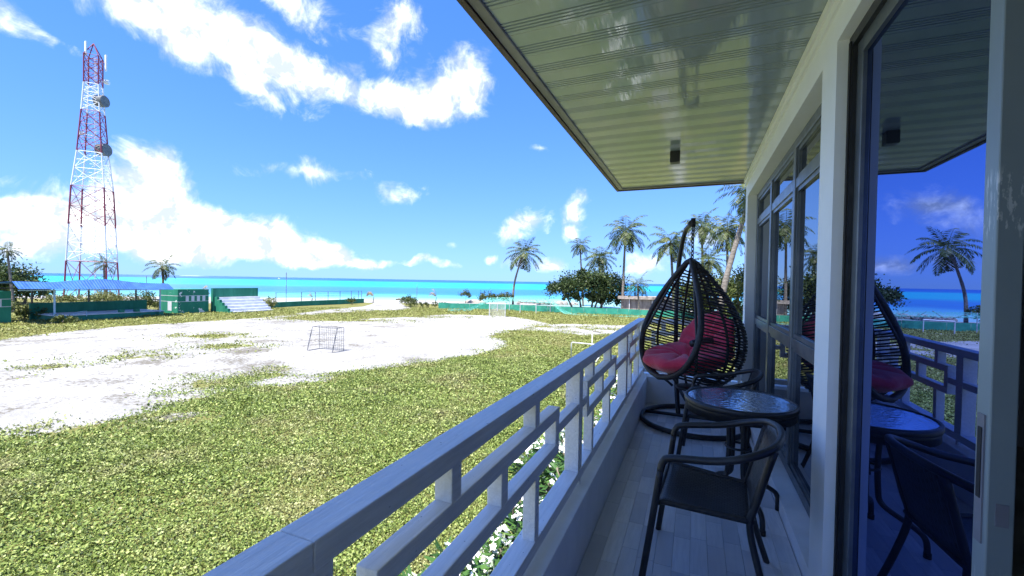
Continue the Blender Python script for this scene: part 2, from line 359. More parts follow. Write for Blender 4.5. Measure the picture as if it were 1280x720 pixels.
def rdirs(n, g=NR): return unit(g.normal(size=(n, 3)))

# ------------------------------------------------------------------ ground, beach, sea
SH = [Vector(onz(x, y, SEA)) for x, y in ((345, 370.5), (450, 372.5), (560, 374))]
shore = [(-260, 0), (-150, 52), (SH[0].x, SH[0].y), (SH[1].x, SH[1].y), (SH[2].x, SH[2].y), (-30, 101), (0, 103), (30, 108), (90, 130), (260, 240)]
def seg_dist(X, Y, poly, closed=True):
    d = np.full(X.shape, 1e9); n = len(poly)
    for i in range(n if closed else n - 1):
        (x0, y0), (x1, y1) = poly[i], poly[(i + 1) % n]; dx, dy = x1 - x0, y1 - y0
        t_ = np.clip(((X - x0) * dx + (Y - y0) * dy) / (dx * dx + dy * dy), 0, 1)
        d = np.minimum(d, np.hypot(X - x0 - t_ * dx, Y - y0 - t_ * dy))
    return d
def inside(X, Y, poly):
    r = np.zeros(X.shape, bool); n = len(poly)
    for i in range(n):
        (x0, y0), (x1, y1) = poly[i], poly[(i + 1) % n]
        c_ = ((y0 > Y) != (y1 > Y)) & (X < (x1 - x0) * (Y - y0) / ((y1 - y0) if y1 != y0 else 1e-9) + x0); r ^= c_
    return r
def sd(X, Y, poly): return np.where(inside(X, Y, poly), 1, -1) * seg_dist(X, Y, poly)
land = shore + [(260, -300), (-260, -300)]
g2 = lambda q: (G(*q).x, G(*q).y)
field = [g2(q) for q in ((0, 541), (60, 541), (100, 534), (170, 519), (225, 503), (300, 486), (400, 478), (440, 465), (520, 455), (580, 447), (630, 434), (636, 427), (612, 420), (655, 411), (682, 404),
                         (655, 398), (640, 396), (600, 394), (560, 393), (490, 397), (420, 400), (340, 398), (420, 391), (500, 388), (515, 385.5), (505, 382), (500, 378), (470, 378), (455, 383), (400, 388), (330, 397), (250, 402), (150, 408), (60, 417), (0, 425))] + [(-60, 6), (-40, -4), (-24, 1)]
path = [(-1.75, -8), (-1.65, 8), (-1.75, 20), (-1.5, 44), (-.6, 46), (-.85, 8), (.6, 5.9), (.6, -8)]  # path past the balcony end; wide pale strip beside the house added for bounce light
beach = [g2(q) for q in ((338, 381), (456, 378), (470, 379), (505, 379), (520, 379), (560, 381), (650, 384), (700, 386), (720, 389))] + [(-6, 80), (40, 84), (300, 120), (300, 400), (-400, 400), (-300, 0), (-110, 40)]
tufts = [(265, 420, 1.7, .55), (282, 433, 1.3, .4), (275, 480, .8, .4), (262, 478, .8, .4), (380, 394, 3, .5), (420, 400, 5, .55), (520, 390, 8, .8), (480, 395, 7, .6), (60, 458, .8, .3), (180, 445, .8, .3), (330, 470, .7, .4)]
sandy = [(700, 412, 3.5, 1.0), (740, 415, 3.5, 1.2), (770, 409, 4, 1.0), (725, 407, 4, .8), (215, 520, .7, .3), (60, 430, .1, .1)]
def blob2(X, Y, q):
    p = G(q[0], q[1]); ax = Vector((cr.x, cr.y)); dx, dy = X - p.x, Y - p.y
    a = (dx * ax.x + dy * ax.y) / q[2]; b = (-dx * ax.y + dy * ax.x) / (q[3] * 2.2)
    return (1 - np.hypot(a, b)) * q[3] * 1.5
def sandness(X, Y):                            # metres inside the sand (>0) or inside the grass (<0)
    s = np.maximum(np.maximum(sd(X, Y, field), sd(X, Y, beach)), sd(X, Y, path))
    for q in tufts: s = np.minimum(s, -blob2(X, Y, q))
    for q in sandy: s = np.maximum(s, blob2(X, Y, q))
    return s
def inland(X, Y): return sd(X, Y, land)
def gz_np(X, Y):
    s = inland(X, Y); k = np.clip((22 - s) / 30.0, 0, 1); k = k * k * (3 - 2 * k)
    return GZ - 1.15 * k - np.where(s < -8, (-8 - s) * .02, 0)
def groundz(x, y): return float(gz_np(np.array([x], float), np.array([y], float))[0])
gx = np.unique(np.concatenate([np.linspace(-400, -120, 15), np.arange(-120, 12, 1.0), np.linspace(12, 320, 40)]))
gy = np.unique(np.concatenate([np.linspace(-300, -12, 15), np.arange(-12, 112, 1.0), np.linspace(112, 320, 20)]))
XX, YY = np.meshgrid(gx, gy); ZZ = gz_np(XX, YY); SS = sandness(XX, YY)
und = .05 * np.sin(XX * .31 + 1) * np.sin(YY * .27) ; ZZ = ZZ + und * np.clip(-SS / 3, 0, 1)
nx, ny = len(gx), len(gy); idx = np.arange(nx * ny).reshape(ny, nx)
F = np.stack([idx[:-1, :-1], idx[:-1, 1:], idx[1:, 1:], idx[1:, :-1]], -1).reshape(-1, 4)
me = bpy.data.meshes.new('ground'); me.from_pydata(np.stack([XX, YY, ZZ], -1).reshape(-1, 3).tolist(), [], F.tolist())
a = me.attributes.new('sand', 'FLOAT', 'POINT'); a.data.foreach_set('value', np.clip(SS, -20, 20).reshape(-1).astype(np.float32))
me.polygons.foreach_set('use_smooth', [True] * len(me.polygons))
t = NT('ground'); s_ = t.attr('sand')
nz = t.math('SUBTRACT', t.noise(.9, 6, .62, t.pos), .5); nf = t.math('SUBTRACT', t.noise(6, 5, .7, t.pos), .5)
k = t.math('ADD', s_, t.math('ADD', t.math('MULTIPLY', nz, 2.2), t.math('MULTIPLY', nf, 1.0)))
sandf = t.ramp(k, -.12, .12)
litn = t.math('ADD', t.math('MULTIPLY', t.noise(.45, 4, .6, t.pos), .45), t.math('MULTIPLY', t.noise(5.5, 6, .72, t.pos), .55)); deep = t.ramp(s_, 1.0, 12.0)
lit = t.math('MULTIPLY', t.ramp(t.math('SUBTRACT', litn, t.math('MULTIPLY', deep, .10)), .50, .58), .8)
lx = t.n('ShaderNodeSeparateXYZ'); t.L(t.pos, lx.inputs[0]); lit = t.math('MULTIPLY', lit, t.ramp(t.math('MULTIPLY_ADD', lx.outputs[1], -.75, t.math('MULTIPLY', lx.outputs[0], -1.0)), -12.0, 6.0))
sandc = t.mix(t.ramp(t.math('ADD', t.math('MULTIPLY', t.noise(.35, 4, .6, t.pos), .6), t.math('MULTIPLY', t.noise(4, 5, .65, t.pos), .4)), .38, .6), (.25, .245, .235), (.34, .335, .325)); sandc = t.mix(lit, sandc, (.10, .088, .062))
soil = t.mix(t.noise(1.2, 5, .65, t.pos), (.09, .095, .03), (.22, .19, .075)); soil = t.mix(t.ramp(t.noise(9, 4, .7, t.pos), .35, .7), soil, (.14, .15, .045))
t.bsdf(t.mix(sandf, soil, sandc), .95, 0, .1, t.math('ADD', t.noise(4, 5, .65, t.pos), t.math('MULTIPLY', t.noise(25, 3, .6, t.pos), .3)), .7, .14)
me.materials.append(t.m); me.update(); o = link('ground', me); tag(o, 'sandy football field and weedy grass running down to the beach', kind='structure')

t = NT('sea'); sx = t.n('ShaderNodeSeparateXYZ'); t.L(t.pos, sx.inputs[0])
nvec = Vector((-.52, .854))                     # seaward direction
dist = t.math('ADD', t.math('MULTIPLY', sx.outputs[0], nvec.x), t.math('MULTIPLY', sx.outputs[1], nvec.y))
off = nvec.x * SH[1].x + nvec.y * SH[1].y
dist = t.math('ADD', t.math('SUBTRACT', dist, off), t.math('MULTIPLY', t.math('SUBTRACT', t.noise(.012, 4, .6, t.pos), .5), 60.0))
lg = t.math('LOGARITHM', t.math('MAXIMUM', t.math('ADD', dist, 12.0), 1.0), 10.0)
r = t.n('ShaderNodeValToRGB'); t.L(t.math('MULTIPLY', lg, .25), r.inputs[0]); e = r.color_ramp.elements
stops = [(.22, (.22, .42, .41)), (.32, (.09, .32, .39)), (.41, (.055, .26, .38)), (.455, (.025, .14, .32)), (.54, (.025, .16, .34)), (.585, (.008, .32, .37)), (.70, (.006, .32, .39)), (.74, (.006, .11, .32)), (.80, (.006, .085, .31)), (1, (.006, .07, .28))]
e[0].position, e[0].color = stops[0][0], (*stops[0][1], 1); e[1].position, e[1].color = stops[-1][0], (*stops[-1][1], 1)
for p_, c_ in stops[1:-1]: x = e.new(p_); x.color = (*c_, 1)
reef = t.ramp(t.noise(.02, 6, .65, t.pos, (1.5, .6, 1)), .44, .56); reefz = t.math('MULTIPLY', t.ramp(lg, 1.45, 1.7), t.math('SUBTRACT', 1.0, t.ramp(lg, 2.15, 2.4)))
cw = t.mix(t.math('MULTIPLY', t.math('MULTIPLY', reef, reefz), .8), r.outputs[0], (.02, .15, .36))
wv = t.math('ADD', t.noise(.35, 4, .6, t.pos, (1, 2.2, 1)), t.math('MULTIPLY', t.noise(1.8, 3, .6, t.pos, (1, 2, 1)), .3))
t.bsdf(cw, .35, 0, .18, wv, .5, .25)
mb = MB(); mb.v = [(-40000, -3000, SEA), (40000, -3000, SEA), (40000, 45000, SEA), (-40000, 45000, SEA)]; mb.f = [(0, 1, 2, 3)]
o = mb.build('sea', t.m); tag(o, 'turquoise lagoon deepening to blue at the horizon', kind='structure')
# far island
def island(x0, x1, dist, h):
    mb = MB(); a_, b_ = D(x0, 345, dist), D(x1, 345, dist); n = 40; rows = [[], [], []]
    for i in range(n + 1):
        p_ = a_.lerp(b_, i / n); e_ = math.sin(math.pi * i / n) ** .35 * h * (.6 + .4 * rnd.random())
        for k_, (zz, dd) in enumerate(((SEA - .5, -40), (SEA + e_, 0), (SEA - .5, 90))): rows[k_].append((p_.x, p_.y + dd, zz))
    return mb.grid(rows).build('island', 'island_green')
tag(island(226, 252, 4200, 10), 'low far island on the horizon', kind='structure')

# grass and ground cover
def ground_cover():
    Ps, Ls, Ws, Vs, Fs, Hs = [], [], [], [], [], []
    for d0, d1, dens_, ln in ((6.5, 11, 3300, .046), (11, 17, 1900, .058), (17, 27, 850, .078), (27, 45, 300, .105), (45, 75, 110, .14)):
        x0, x1, y0, y1 = -74, 2, -1, 80
        n = int((min(x1, d1) - max(x0, -d1)) * (min(y1, d1) - y0) * dens_)
        X = NR.uniform(max(x0, -d1), min(x1, d1), n); Y = NR.uniform(y0, min(y1, d1), n)
        dd = np.hypot(X, Y); ok = (dd >= d0) & (dd < d1)
        fx = X * cf.x + Y * cf.y; lxx = X * cr.x + Y * cr.y; ok &= (fx > 2) & (lxx / np.maximum(fx, .1) > -1.42) & (lxx / np.maximum(fx, .1) < .62)
        ok &= (X < -1.4) | (Y > 6.3); X, Y = X[ok], Y[ok]
        s = sandness(X, Y); j = .55 * np.sin(X * 1.7 + 2 * np.sin(Y * .9)) + .45 * np.sin(Y * 2.3 + 1.5 * np.sin(X * 1.3)) + NR.normal(0, .35, len(X))
        keep = (s + j * .8 + NR.normal(0, .55, len(X))) < 0
        clump = .5 + .5 * np.sin(X * 2.1 + 1.3 * np.sin(Y * 1.7)) * np.sin(Y * 2.6 + 1.1 * np.sin(X * 1.9))
        lowf = .5 + .5 * np.sin(X * .62 + 1.3 * np.sin(Y * .43)) * np.sin(Y * .71 + 1.1 * np.sin(X * .37)); keep &= NR.random(len(X)) < (.45 + .75 * lowf)
        if d0 > 17: keep &= NR.random(len(X)) < (.35 + .65 * clump)
        X, Y, clump, s, lowf = X[keep], Y[keep], clump[keep] * (.55 + .8 * lowf[keep]), s[keep], lowf[keep]; n = len(X)
        h = ln * (.3 + 2.6 * clump * NR.random(n)) * np.clip(.4 - s * .25, .4, 1.5 if d0 < 27 else .6)
        Ps.append(np.stack([X, Y, gz_np(X, Y) + np.abs(h) * NR.random(n) ** .6 + .05 * np.sin(X * .31 + 1) * np.sin(Y * .27) * np.clip(-s / 3, 0, 1)], 1))
        Ls.append(ln * NR.uniform(.6, 1.5, n)); blade = NR.random(n) < .35
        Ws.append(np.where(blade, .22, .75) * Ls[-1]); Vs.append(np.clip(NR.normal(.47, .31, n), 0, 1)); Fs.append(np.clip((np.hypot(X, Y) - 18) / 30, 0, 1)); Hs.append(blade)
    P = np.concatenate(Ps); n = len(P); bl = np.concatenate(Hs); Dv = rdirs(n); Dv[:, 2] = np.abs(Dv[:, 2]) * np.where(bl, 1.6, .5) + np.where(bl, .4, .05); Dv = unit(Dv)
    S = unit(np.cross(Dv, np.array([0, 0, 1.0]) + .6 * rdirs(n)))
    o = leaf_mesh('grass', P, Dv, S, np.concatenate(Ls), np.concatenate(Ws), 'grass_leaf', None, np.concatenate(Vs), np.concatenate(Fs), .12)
    tag(o, 'green and dry weedy ground cover on the field', 'grass', kind='stuff'); return n
print('ground cover leaves', ground_cover())

# ------------------------------------------------------------------ the house with its balcony
WX = .55; CZ = 2.79; YE = 5.95
house = thing('balcony_house', 'white painted house with a narrow balcony, glossy boarded ceiling and dark framed windows', 'house', (0, 0, 0))
MB().box(.55, 7, -6, YE, GZ, -.25).build('lower_wall', 'wall_paint', house)
fl = MB().box(-.672, 7, -6, YE, -.25, -.012).build('floor', 'concrete', house)
pl = {}
y_list = []
cols_ = 12; w_ = (.545 + .528) / cols_
for c_ in range(cols_):
    y_ = .85 - rnd.random() * .4
    while y_ < 5.66:
        ln_ = rnd.choice((.28, .34, .42)); y1 = min(y_ + ln_, 5.665)
        if y1 - y_ > .05:
            key = round(y1 - y_, 3)
            if key not in pl:
                me_ = MB().box(.0008, w_ - .0008, .0008, key - .0008, -.012, 0).build('plank', 'floor_plank', fl); pl[key] = me_.data; me_.location = (-.528 + c_ * w_, y_, 0)
            else:
                o = link('plank', pl[key], fl); o.location = (-.528 + c_ * w_, y_, 0)
        y_ = y1
MB().box(-.528, .545, -6, .44, -.012, 0).build('floor_screed', 'floor_plank', house)
# kerb walls
MB().box(-.678, -.53, -6, YE, -.012, .33).build('kerb', 'kerb_paint', house, bevel=.006)
MB().box(-.53, WX, 5.67, YE, -.012, .33).build('kerb', 'kerb_paint', house, bevel=.006)
# wall round the openings
MB().box(WX, .77, -6, 2.297, 2.575, 2.92).box(WX, .77, 2.297, 2.531, -.012, 2.92).box(WX, .77, 2.531, 5.75, 2.557, 2.92).box(WX, .77, 5.75, YE, -.012, 2.92).box(WX, .77, -6, -.4, -.012, 2.575).build('wall', 'wall_paint', house)
MB().hexa([(WX, 2.531, -.012), (.77, 2.531, -.012), (WX, 5.75, -.012), (.77, 5.75, -.012), (WX, 2.531, .10), (.77, 2.531, .15), (WX, 5.75, .10), (.77, 5.75, .15)]).build('window_sill', 'kerb_paint', house)
MB().box(.535, WX, -6, YE - .02, 2.705, CZ - .002).box(.522, .535, -6, YE - .02, 2.745, CZ - .002).build('cornice', 'wall_paint', house)
MB().box(6.8, 7, -6, YE, -.012, 2.92).box(.77, 6.8, -6, -5.8, -.012, 2.92).box(.77, 6.8, 5.75, YE, -.012, 2.92).build('back_wall', 'room_wall', house)
MB().box(-1.0, 7, -6, 6.04, 2.83, 3.05).build('roof', 'concrete', house)
# boarded soffit
cl = MB().box(-.93, .545, -6, 5.97, 2.806, 2.829).build('ceiling', 'trim_grey', house)
bw = .2285
prof = [(0, .004), (.004, 0), (.118, 0), (.120, .007), (.128, .007), (.130, 0), (.143, 0), (.145, .007), (.153, .007), (.155, 0), (.168, 0), (.170, .007), (.178, .007), (.180, 0), (.193, 0), (.195, .007), (.203, .007), (.205, 0), (.2265, 0), (.2285, .004)]
mb = MB(); mb.grid([[(-.93, y, z) for y, z in prof], [(.548, y, z) for y, z in prof]])
bme = None; y_ = 5.97 - bw * 50; k_ = 0
while y_ < 5.96:
    if bme is None:
        o = mb.build('soffit_board', 'soffit', cl); bme = o.data
    else: o = link('soffit_board', bme, cl)
    o.location = (0, y_, CZ); y_ += bw
MB().box(-.985, -.93, -6, 6.025, 2.775, 2.828).box(-.93, .62, 5.97, 6.025, 2.775, 2.828).build('soffit_trim', 'trim_grey', house, bevel=.004)
MB().box(-1.02, -.987, -6, 6.06, 2.765, 3.07).box(-.987, 7, 6.027, 6.06, 2.765, 3.07).build('fascia', 'fascia_dark', house)
# big window: three bays by three rows
FX0, FX1 = .645, .70; wy = [2.531, 2.62, 3.57, 3.85, 4.63, 4.89, 5.66, 5.75]
win = MB().box(FX0, FX1, 5.64, 5.75, .15, 2.557).box(FX0, FX1, 2.531, 2.60, .15, 2.557).box(FX0, FX1, 2.60, 5.64, .15, .215).box(FX0, FX1, 2.60, 5.64, 2.49, 2.557).build('window', 'window_alu', house, bevel=.003)
for y_ in (3.62, 4.66): MB().box(FX0 - .004, FX1, y_, y_ + .075, .215, 2.49).build('mullion', 'window_alu', win, bevel=.004)
bays = ((2.60, 3.62), (3.695, 4.66), (4.735, 5.64)); rows_ = ((.215, 1.065), (1.135, 2.2), (2.265, 2.49))
for y0, y1 in bays:
    for z0 in (1.065, 2.2): MB().box(FX0 + .001, FX1, y0, y1, z0, z0 + .068).build('transom', 'window_alu', win, bevel=.003)
    for z0, z1 in rows_:
        MB().box(FX0 + .03, FX0 + .036, y0, y1, z0, z1).build('pane', 'window_glass', win)
        b = .028; MB().box(FX0 + .012, FX0 + .03, y0, y0 + b, z0, z1).box(FX0 + .012, FX0 + .03, y1 - b, y1, z0, z1).box(FX0 + .012, FX0 + .03, y0 + b, y1 - b, z0, z0 + b).box(FX0 + .012, FX0 + .03, y0 + b, y1 - b, z1 - b, z1).build('sash', 'window_alu', win)
# sliding door
door = MB().box(.594, .70, 2.255, 2.297, 0, 2.575).box(.594, .70, -.4, 2.255, 2.53, 2.575).box(.594, .70, -.4, 2.255, -.008, .03).build('sliding_door', 'black_metal', house)
MB().box(.612, .655, 2.19, 2.255, .03, 2.53).build('stile', 'window_alu', door, bevel=.003)
MB().box(.606, .652, 1.285, 1.335, .03, 2.53).build('stile', 'door_alu', door, bevel=.003)
MB().box(.612, .652, 1.335, 2.19, 2.47, 2.53).build('door_rail', 'window_alu', door); MB().box(.612, .652, 1.335, 2.19, .03, .11).build('door_rail', 'window_alu', door)
MB().box(.628, .634, 1.335, 2.19, .11, 2.47).build('pane', 'door_glass', door)
MB().box(.603, .606, 1.298, 1.324, .93, 1.22).build('pull_handle', 'trim_grey', door)
MB().box(.6015, .603, 1.304, 1.318, 1.03, 1.19).build('handle_recess', 'black_rubber', door)
MB().box(.62, .642, 1.2835, 1.285, .98, 1.03).build('latch', 'trim_grey', door)
MB().box(.588, .594, 2.262, 2.284, 0, 2.55).build('door_gasket', 'black_rubber', door)

# ceiling lamp
lamp = thing('ceiling_lamp', 'small black box lamp fixed under the boarded ceiling', 'lamp', (-.205, 4.5, CZ - .001))
MB().box(-.045, .045, -.05, .05, -.105, 0).build('housing', 'black_metal', lamp, bevel=.004)
MB().box(-.038, .038, -.043, .043, -.107, -.105).build('lens', 'dish_grey', lamp)

# ------------------------------------------------------------------ balcony railing
rail = thing('balcony_railing', 'blue grey painted balcony railing with staggered openwork bars', 'railing', (-.63, 0, .33))
def rb(name, *a, bevel=.004):
    x0, x1, y0, y1, z0, z1 = a; return MB().box(x0 + .63, x1 + .63, y0, y1, z0 - .33, z1 - .33).build(name, 'rail_paint', rail, bevel=min(bevel, .003))
XI, XO = -.587, -.673
for a_, b_ in ((-3.2, .54), (.5415, 2.44), (2.4415, 4.29), (4.2915, 5.88)): rb('handrail', XO, XI, a_, b_, .995, 1.05)
rb('bottom_rail', XO, XI, -3.2, 5.88, .36, .415)
posts = [(-1.35, -1.26), (.495, .587), (2.40, 2.485), (4.245, 4.335), (5.79, 5.875)]
for a_, b_ in posts: rb('post', XO + .002, XI - .002, a_, b_, .415, .995)
for a_, b_ in posts: rb('foot', -.60, -.588, a_ + .03, a_ + .06, .33, .36, bevel=0)
bx0, bx1 = -.645, -.588
def bay(y0, y1, n0, n1, vs_, ms_, bs_):
    rb('bar', bx0, bx1, n0, n1, .845, .897); rb('bar', bx0, bx1, n0, n1, .675, .727)
    for y_ in vs_: rb('upright', bx0, bx1 - .001, y_ - .052, y_, .897, .995, bevel=.003)
    for y_ in ms_: rb('upright', bx0, bx1 - .001, y_ - .055, y_, .727, .845, bevel=.003)
    for y_ in bs_: rb('upright', bx0, bx1 - .001, y_ - .05, y_, .415, .675, bevel=.003)
    if n0 - y0 > .02: rb('stub', bx0, bx1 - .004, y0, n0, .762, .81, bevel=.003)
    if y1 - n1 > .02: rb('stub', bx0, bx1 - .004, n1, y1, .762, .81, bevel=.003)
bay(.587, 2.40, .703, 2.008, (1.052, 1.715), (.758, 1.386, 2.007), (1.05, 1.727))
bay(2.485, 4.245, 2.60, 3.66, (2.80, 3.42), (2.654, 3.12, 3.659), (2.80, 3.41))
bay(4.335, 5.79, 4.45, 5.55, (4.66, 5.30), (4.504, 4.98, 5.549), (4.66, 5.28))
bay(-1.26, .495, -1.05, .26, (-.75, .0), (-.995, -.35, .259), (-.75, .0))
# return along the far end
er = thing('balcony_railing', 'blue grey railing across the far end of the balcony behind the hanging chair', 'railing', (0, 5.83, .33))
def re(name, x0, x1, z0, z1, y0=-.04, y1=.04): return MB().box(x0, x1, y0, y1, z0 - .33, z1 - .33).build(name, 'rail_paint', er, bevel=.004)
re('handrail', XI + .002, .548, .995, 1.05); re('bottom_rail', XI + .002, .548, .36, .415); re('post', .47, .545, .415, .995); re('foot', .5, .53, .33, .36)
for z_ in (.845, .675): re('bar', -.5, .42, z_, z_ + .052, -.03, .03)
for x_ in (-.38, .22): re('upright', x_, x_ + .05, .897, .995, -.028, .028); re('upright', x_, x_ + .05, .415, .675, -.028, .028)
for x_ in (-.5, -.08, .37): re('upright', x_, x_ + .05, .727, .845, -.028, .028)
re('stub', XI + .002, -.5, .762, .81, -.026, .026); re('stub', .42, .47, .762, .81, -.026, .026)

# ------------------------------------------------------------------ bistro chairs and table
def make_chair(label):
    c = thing('armchair', label, 'chair')
    R_ = .0165
    for s in (-1, 1):
        MB().tube(catmull([(-.325, s * .305, 0), (-.27, s * .283, .40), (-.245, s * .272, .60)]), R_, 10).build('leg', 'black_metal', c, True)
        MB().tube(catmull([(.225, s * .225, .765), (.165, s * .215, .52), (.14, s * .21, .40), (.19, s * .235, .18), (.245, s * .26, 0)]), R_ * .95, 10).build('leg', 'black_metal', c, True)
    MB().tube(catmull([(-.245, -.272, .60), (-.232, -.270, .645), (-.195, -.272, .67), (0, -.285, .70), (.13, -.275, .74), (.225, -.21, .775), (.265, -.09, .79), (.27, 0, .793), (.265, .09, .79), (.225, .21, .775), (.13, .275, .74), (0, .285, .70), (-.195, .272, .67), (-.232, .270, .645), (-.245, .272, .60)], 5), R_ * 1.08, 10).build('arm_rail', 'black_metal', c, True)
    rows = []                                  # seat
    for i in range(13):
        u = i / 12; x = -.265 + .415 * u; half = .255 - .045 * u
        rows.append([(x, half * w, .445 - .035 * math.sin(math.pi * min(1, u * 1.05)) * (1 - w * w) - .02 * u + (-.012 if i == 0 else 0)) for w in np.linspace(-1, 1, 15)])
    st = MB().grid(rows).build('seat', 'weave', c, True); sm = st.modifiers.new('solid', 'SOLIDIFY'); sm.thickness = .016; sm.offset = 0
    edge = [rows[0][j] for j in range(15)] + [rows[i][14] for i in range(1, 13)] + [rows[12][j] for j in range(13, -1, -1)] + [rows[i][0] for i in range(11, -1, -1)]
    MB().tube(edge + [edge[0]] if edge[0] != edge[-1] else edge, .014, 8).build('seat_rim', 'wicker', c, True)
    rows = []
    for i in range(9):
        u = i / 8; z = .43 + .36 * u
        rows.append([(.14 + .09 * u + .036 * (1 - w * w) * (.4 + .6 * u), (.205 + .012 * u) * w, z + .01 * (1 - w * w)) for w in np.linspace(-1, 1, 13)])
    bk = MB().grid(rows).build('backrest', 'weave', c, True); sm = bk.modifiers.new('solid', 'SOLIDIFY'); sm.thickness = .014; sm.offset = 0
    for s in (-1, 1): MB().tube([(.14, s * .207, .43), (.187, s * .213, .62), (.228, s * .219, .765)], .017, 8).build('back_edge', 'wicker', c, True)
    return c
ch1 = make_chair('black woven armchair in front of the glass table, next to the white pillar')
ch1.location = (.13, 2.44, 0); ch1.rotation_euler.z = rad(-4)
ch2 = copy_tree(ch1); ch2['label'] = 'black woven armchair behind the glass table, under the hanging chair'
ch2.location = (.235, 3.98, 0); ch2.rotation_euler.z = rad(-4)
for c_ in (ch1, ch2): c_['group'] = 'woven balcony armchairs'
tb = thing('bistro_table', 'round black table with a rippled blue glass top', 'table', (.288, 3.22, 0))
TR = .332
MB().lathe([(TR - .012, .712), (TR + .002, .712), (TR + .006, .722), (TR + .006, .742), (TR, .75), (TR - .016, .75), (TR - .016, .742)], 56).build('rim', 'black_metal', tb, True)
gm = MB(); 
from mathutils import noise as mnoise
ring_v = []
for i in range(37):
    r_ = (TR - .017) * i / 36
    ring_v.append([(r_ * math.cos(2 * math.pi * k / 120), r_ * math.sin(2 * math.pi * k / 120), .7445 + (.0016 * mnoise.noise((r_ * math.cos(2 * math.pi * k / 120) * 42, r_ * math.sin(2 * math.pi * k / 120) * 42, 0)) if i < 36 else 0)) for k in range(121)])
gm.grid(ring_v); gm.lathe([(.001, .7385), (TR - .014, .7385)], 56); gm.build('glass_top', 'table_glass', tb, True)
MB().lathe([(TR - .03, .738), (TR - .004, .738), (TR - .004, .66), (TR - .03, .712)], 48).build('apron', 'black_metal', tb, True)
a0 = math.atan2(-.12, -.258)
for k_ in range(4):
    a_ = a0 + k_ * math.pi / 2; e_ = Vector((math.cos(a_), math.sin(a_), 0))
    MB().tube(catmull([e_ * .29 + Vector((0, 0, .73)), e_ * .10 + Vector((0, 0, .66)), e_ * .065 + Vector((0, 0, .55)), e_ * .065 + Vector((0, 0, .32)), e_ * .09 + Vector((0, 0, .22)), e_ * .22 + Vector((0, 0, .15)), e_ * .275 + Vector((0, 0, .10)), e_ * .285 + Vector((0, 0, .012))], 6), .0155, 10).build('leg', 'black_metal', tb, True)
    MB().tube([e_ * .285, e_ * .285 + Vector((0, 0, .03))], .018, 10).build('foot_cap', 'black_rubber', tb, True)
MB().tube([(.075 * math.cos(i * math.pi / 12), .075 * math.sin(i * math.pi / 12), .43) for i in range(25)], .008, 6).build('leg_ring', 'black_metal', tb, True)

# ------------------------------------------------------------------ hanging egg chair
EC = Vector((-.03, 4.93, 0)); EA = rad(-48)     # opening turned towards the railing
hs = thing('hanging_chair_stand', 'black tubular stand with ring foot and curved hook arm carrying the egg chair', 'stand', (.02, 5.06, 0))
MB().tube([(.54 * math.cos(i * math.pi / 24), .54 * math.sin(i * math.pi / 24), .028) for i in range(49)], .026, 10).build('ring_foot', 'black_metal', hs, True)
MB().tube([(-.51, .12, .03), (.51, .12, .03)], .02, 8).build('cross_bar', 'black_metal', hs, True)
MB().tube(catmull([(-.16, .13, .03), (-.20, .36, .45), (-.215, .42, 1.0), (-.21, .42, 1.55), (-.185, .34, 1.85), (-.13, .12, 2.09), (-.06, -.10, 2.155)], 8), .026, 10).build('mast', 'black_metal', hs, True)
MB().tube([(.02, .13, .03), (-.185, .30, .33)], .018, 8).build('brace', 'black_metal', hs, True)
MB().tube([(-.075, -.06, 2.15), (-.055, -.12, 2.158)], .034, 10).build('end_cap', 'black_rubber', hs, True)
eg = thing('egg_chair', 'black wicker egg chair basket hanging from a chain', 'hanging chair', (EC.x, EC.y, .40), EA)
EH = 1.36
zk = [0, .06, .15, .28, .42, .56, .72, .90, 1.06, 1.20, 1.30, 1.36]; rk = [.12, .28, .40, .48, .515, .515, .475, .385, .28, .17, .085, .02]
def erad(z): return float(np.interp(z, zk, rk))
zs_ = np.linspace(0, EH, 60); rs_ = np.interp(zs_, zk, rk); rs_ = np.convolve(np.pad(rs_, 3, mode='edge'), np.ones(7) / 7, 'valid'); rs_[-1] = .012
def er_(z): return float(np.interp(z, zs_, rs_))
def yrim(z): return -.02 - .40 * (1 - z / EH) ** .8
def zf(th, z): return z
def half_angle(z):                               # angle from the back (+y) to the rim on each side
    r_ = er_(z); c_ = yrim(z) / r_
    return math.pi if c_ <= -1 else math.acos(min(1, c_))
zlow = next(z for z in np.linspace(0, .5, 200) if half_angle(z) < math.pi - .02)
def ept(th, z): r_ = er_(z); return Vector((r_ * math.sin(th), r_ * math.cos(th), z))
left, right = [], []
for z in np.concatenate([np.linspace(EH, .5, 30), np.linspace(.48, zlow, 26)]):
    h = half_angle(z); right.append(ept(h, z)); left.append(ept(-h, z))
loop = left[::-1]; rim = list(reversed(left)) [::-1] + [Vector((0, yrim(zlow) - .005, zlow - .008))] + right[::-1]
MB().tube(rim, .030, 10).build('rim_hoop', 'wicker', eg, True)
for i, th in enumerate(np.radians([-125, -92, -58, -20, 20, 58, 92, 125])):
    pts = [ept(th, z) for z in np.linspace(EH, 0.0, 40) if half_angle(z) >= abs(th) - .02]
    if len(pts) > 3: MB().tube(pts, .0135, 8).build('rib', 'wicker', eg, True)
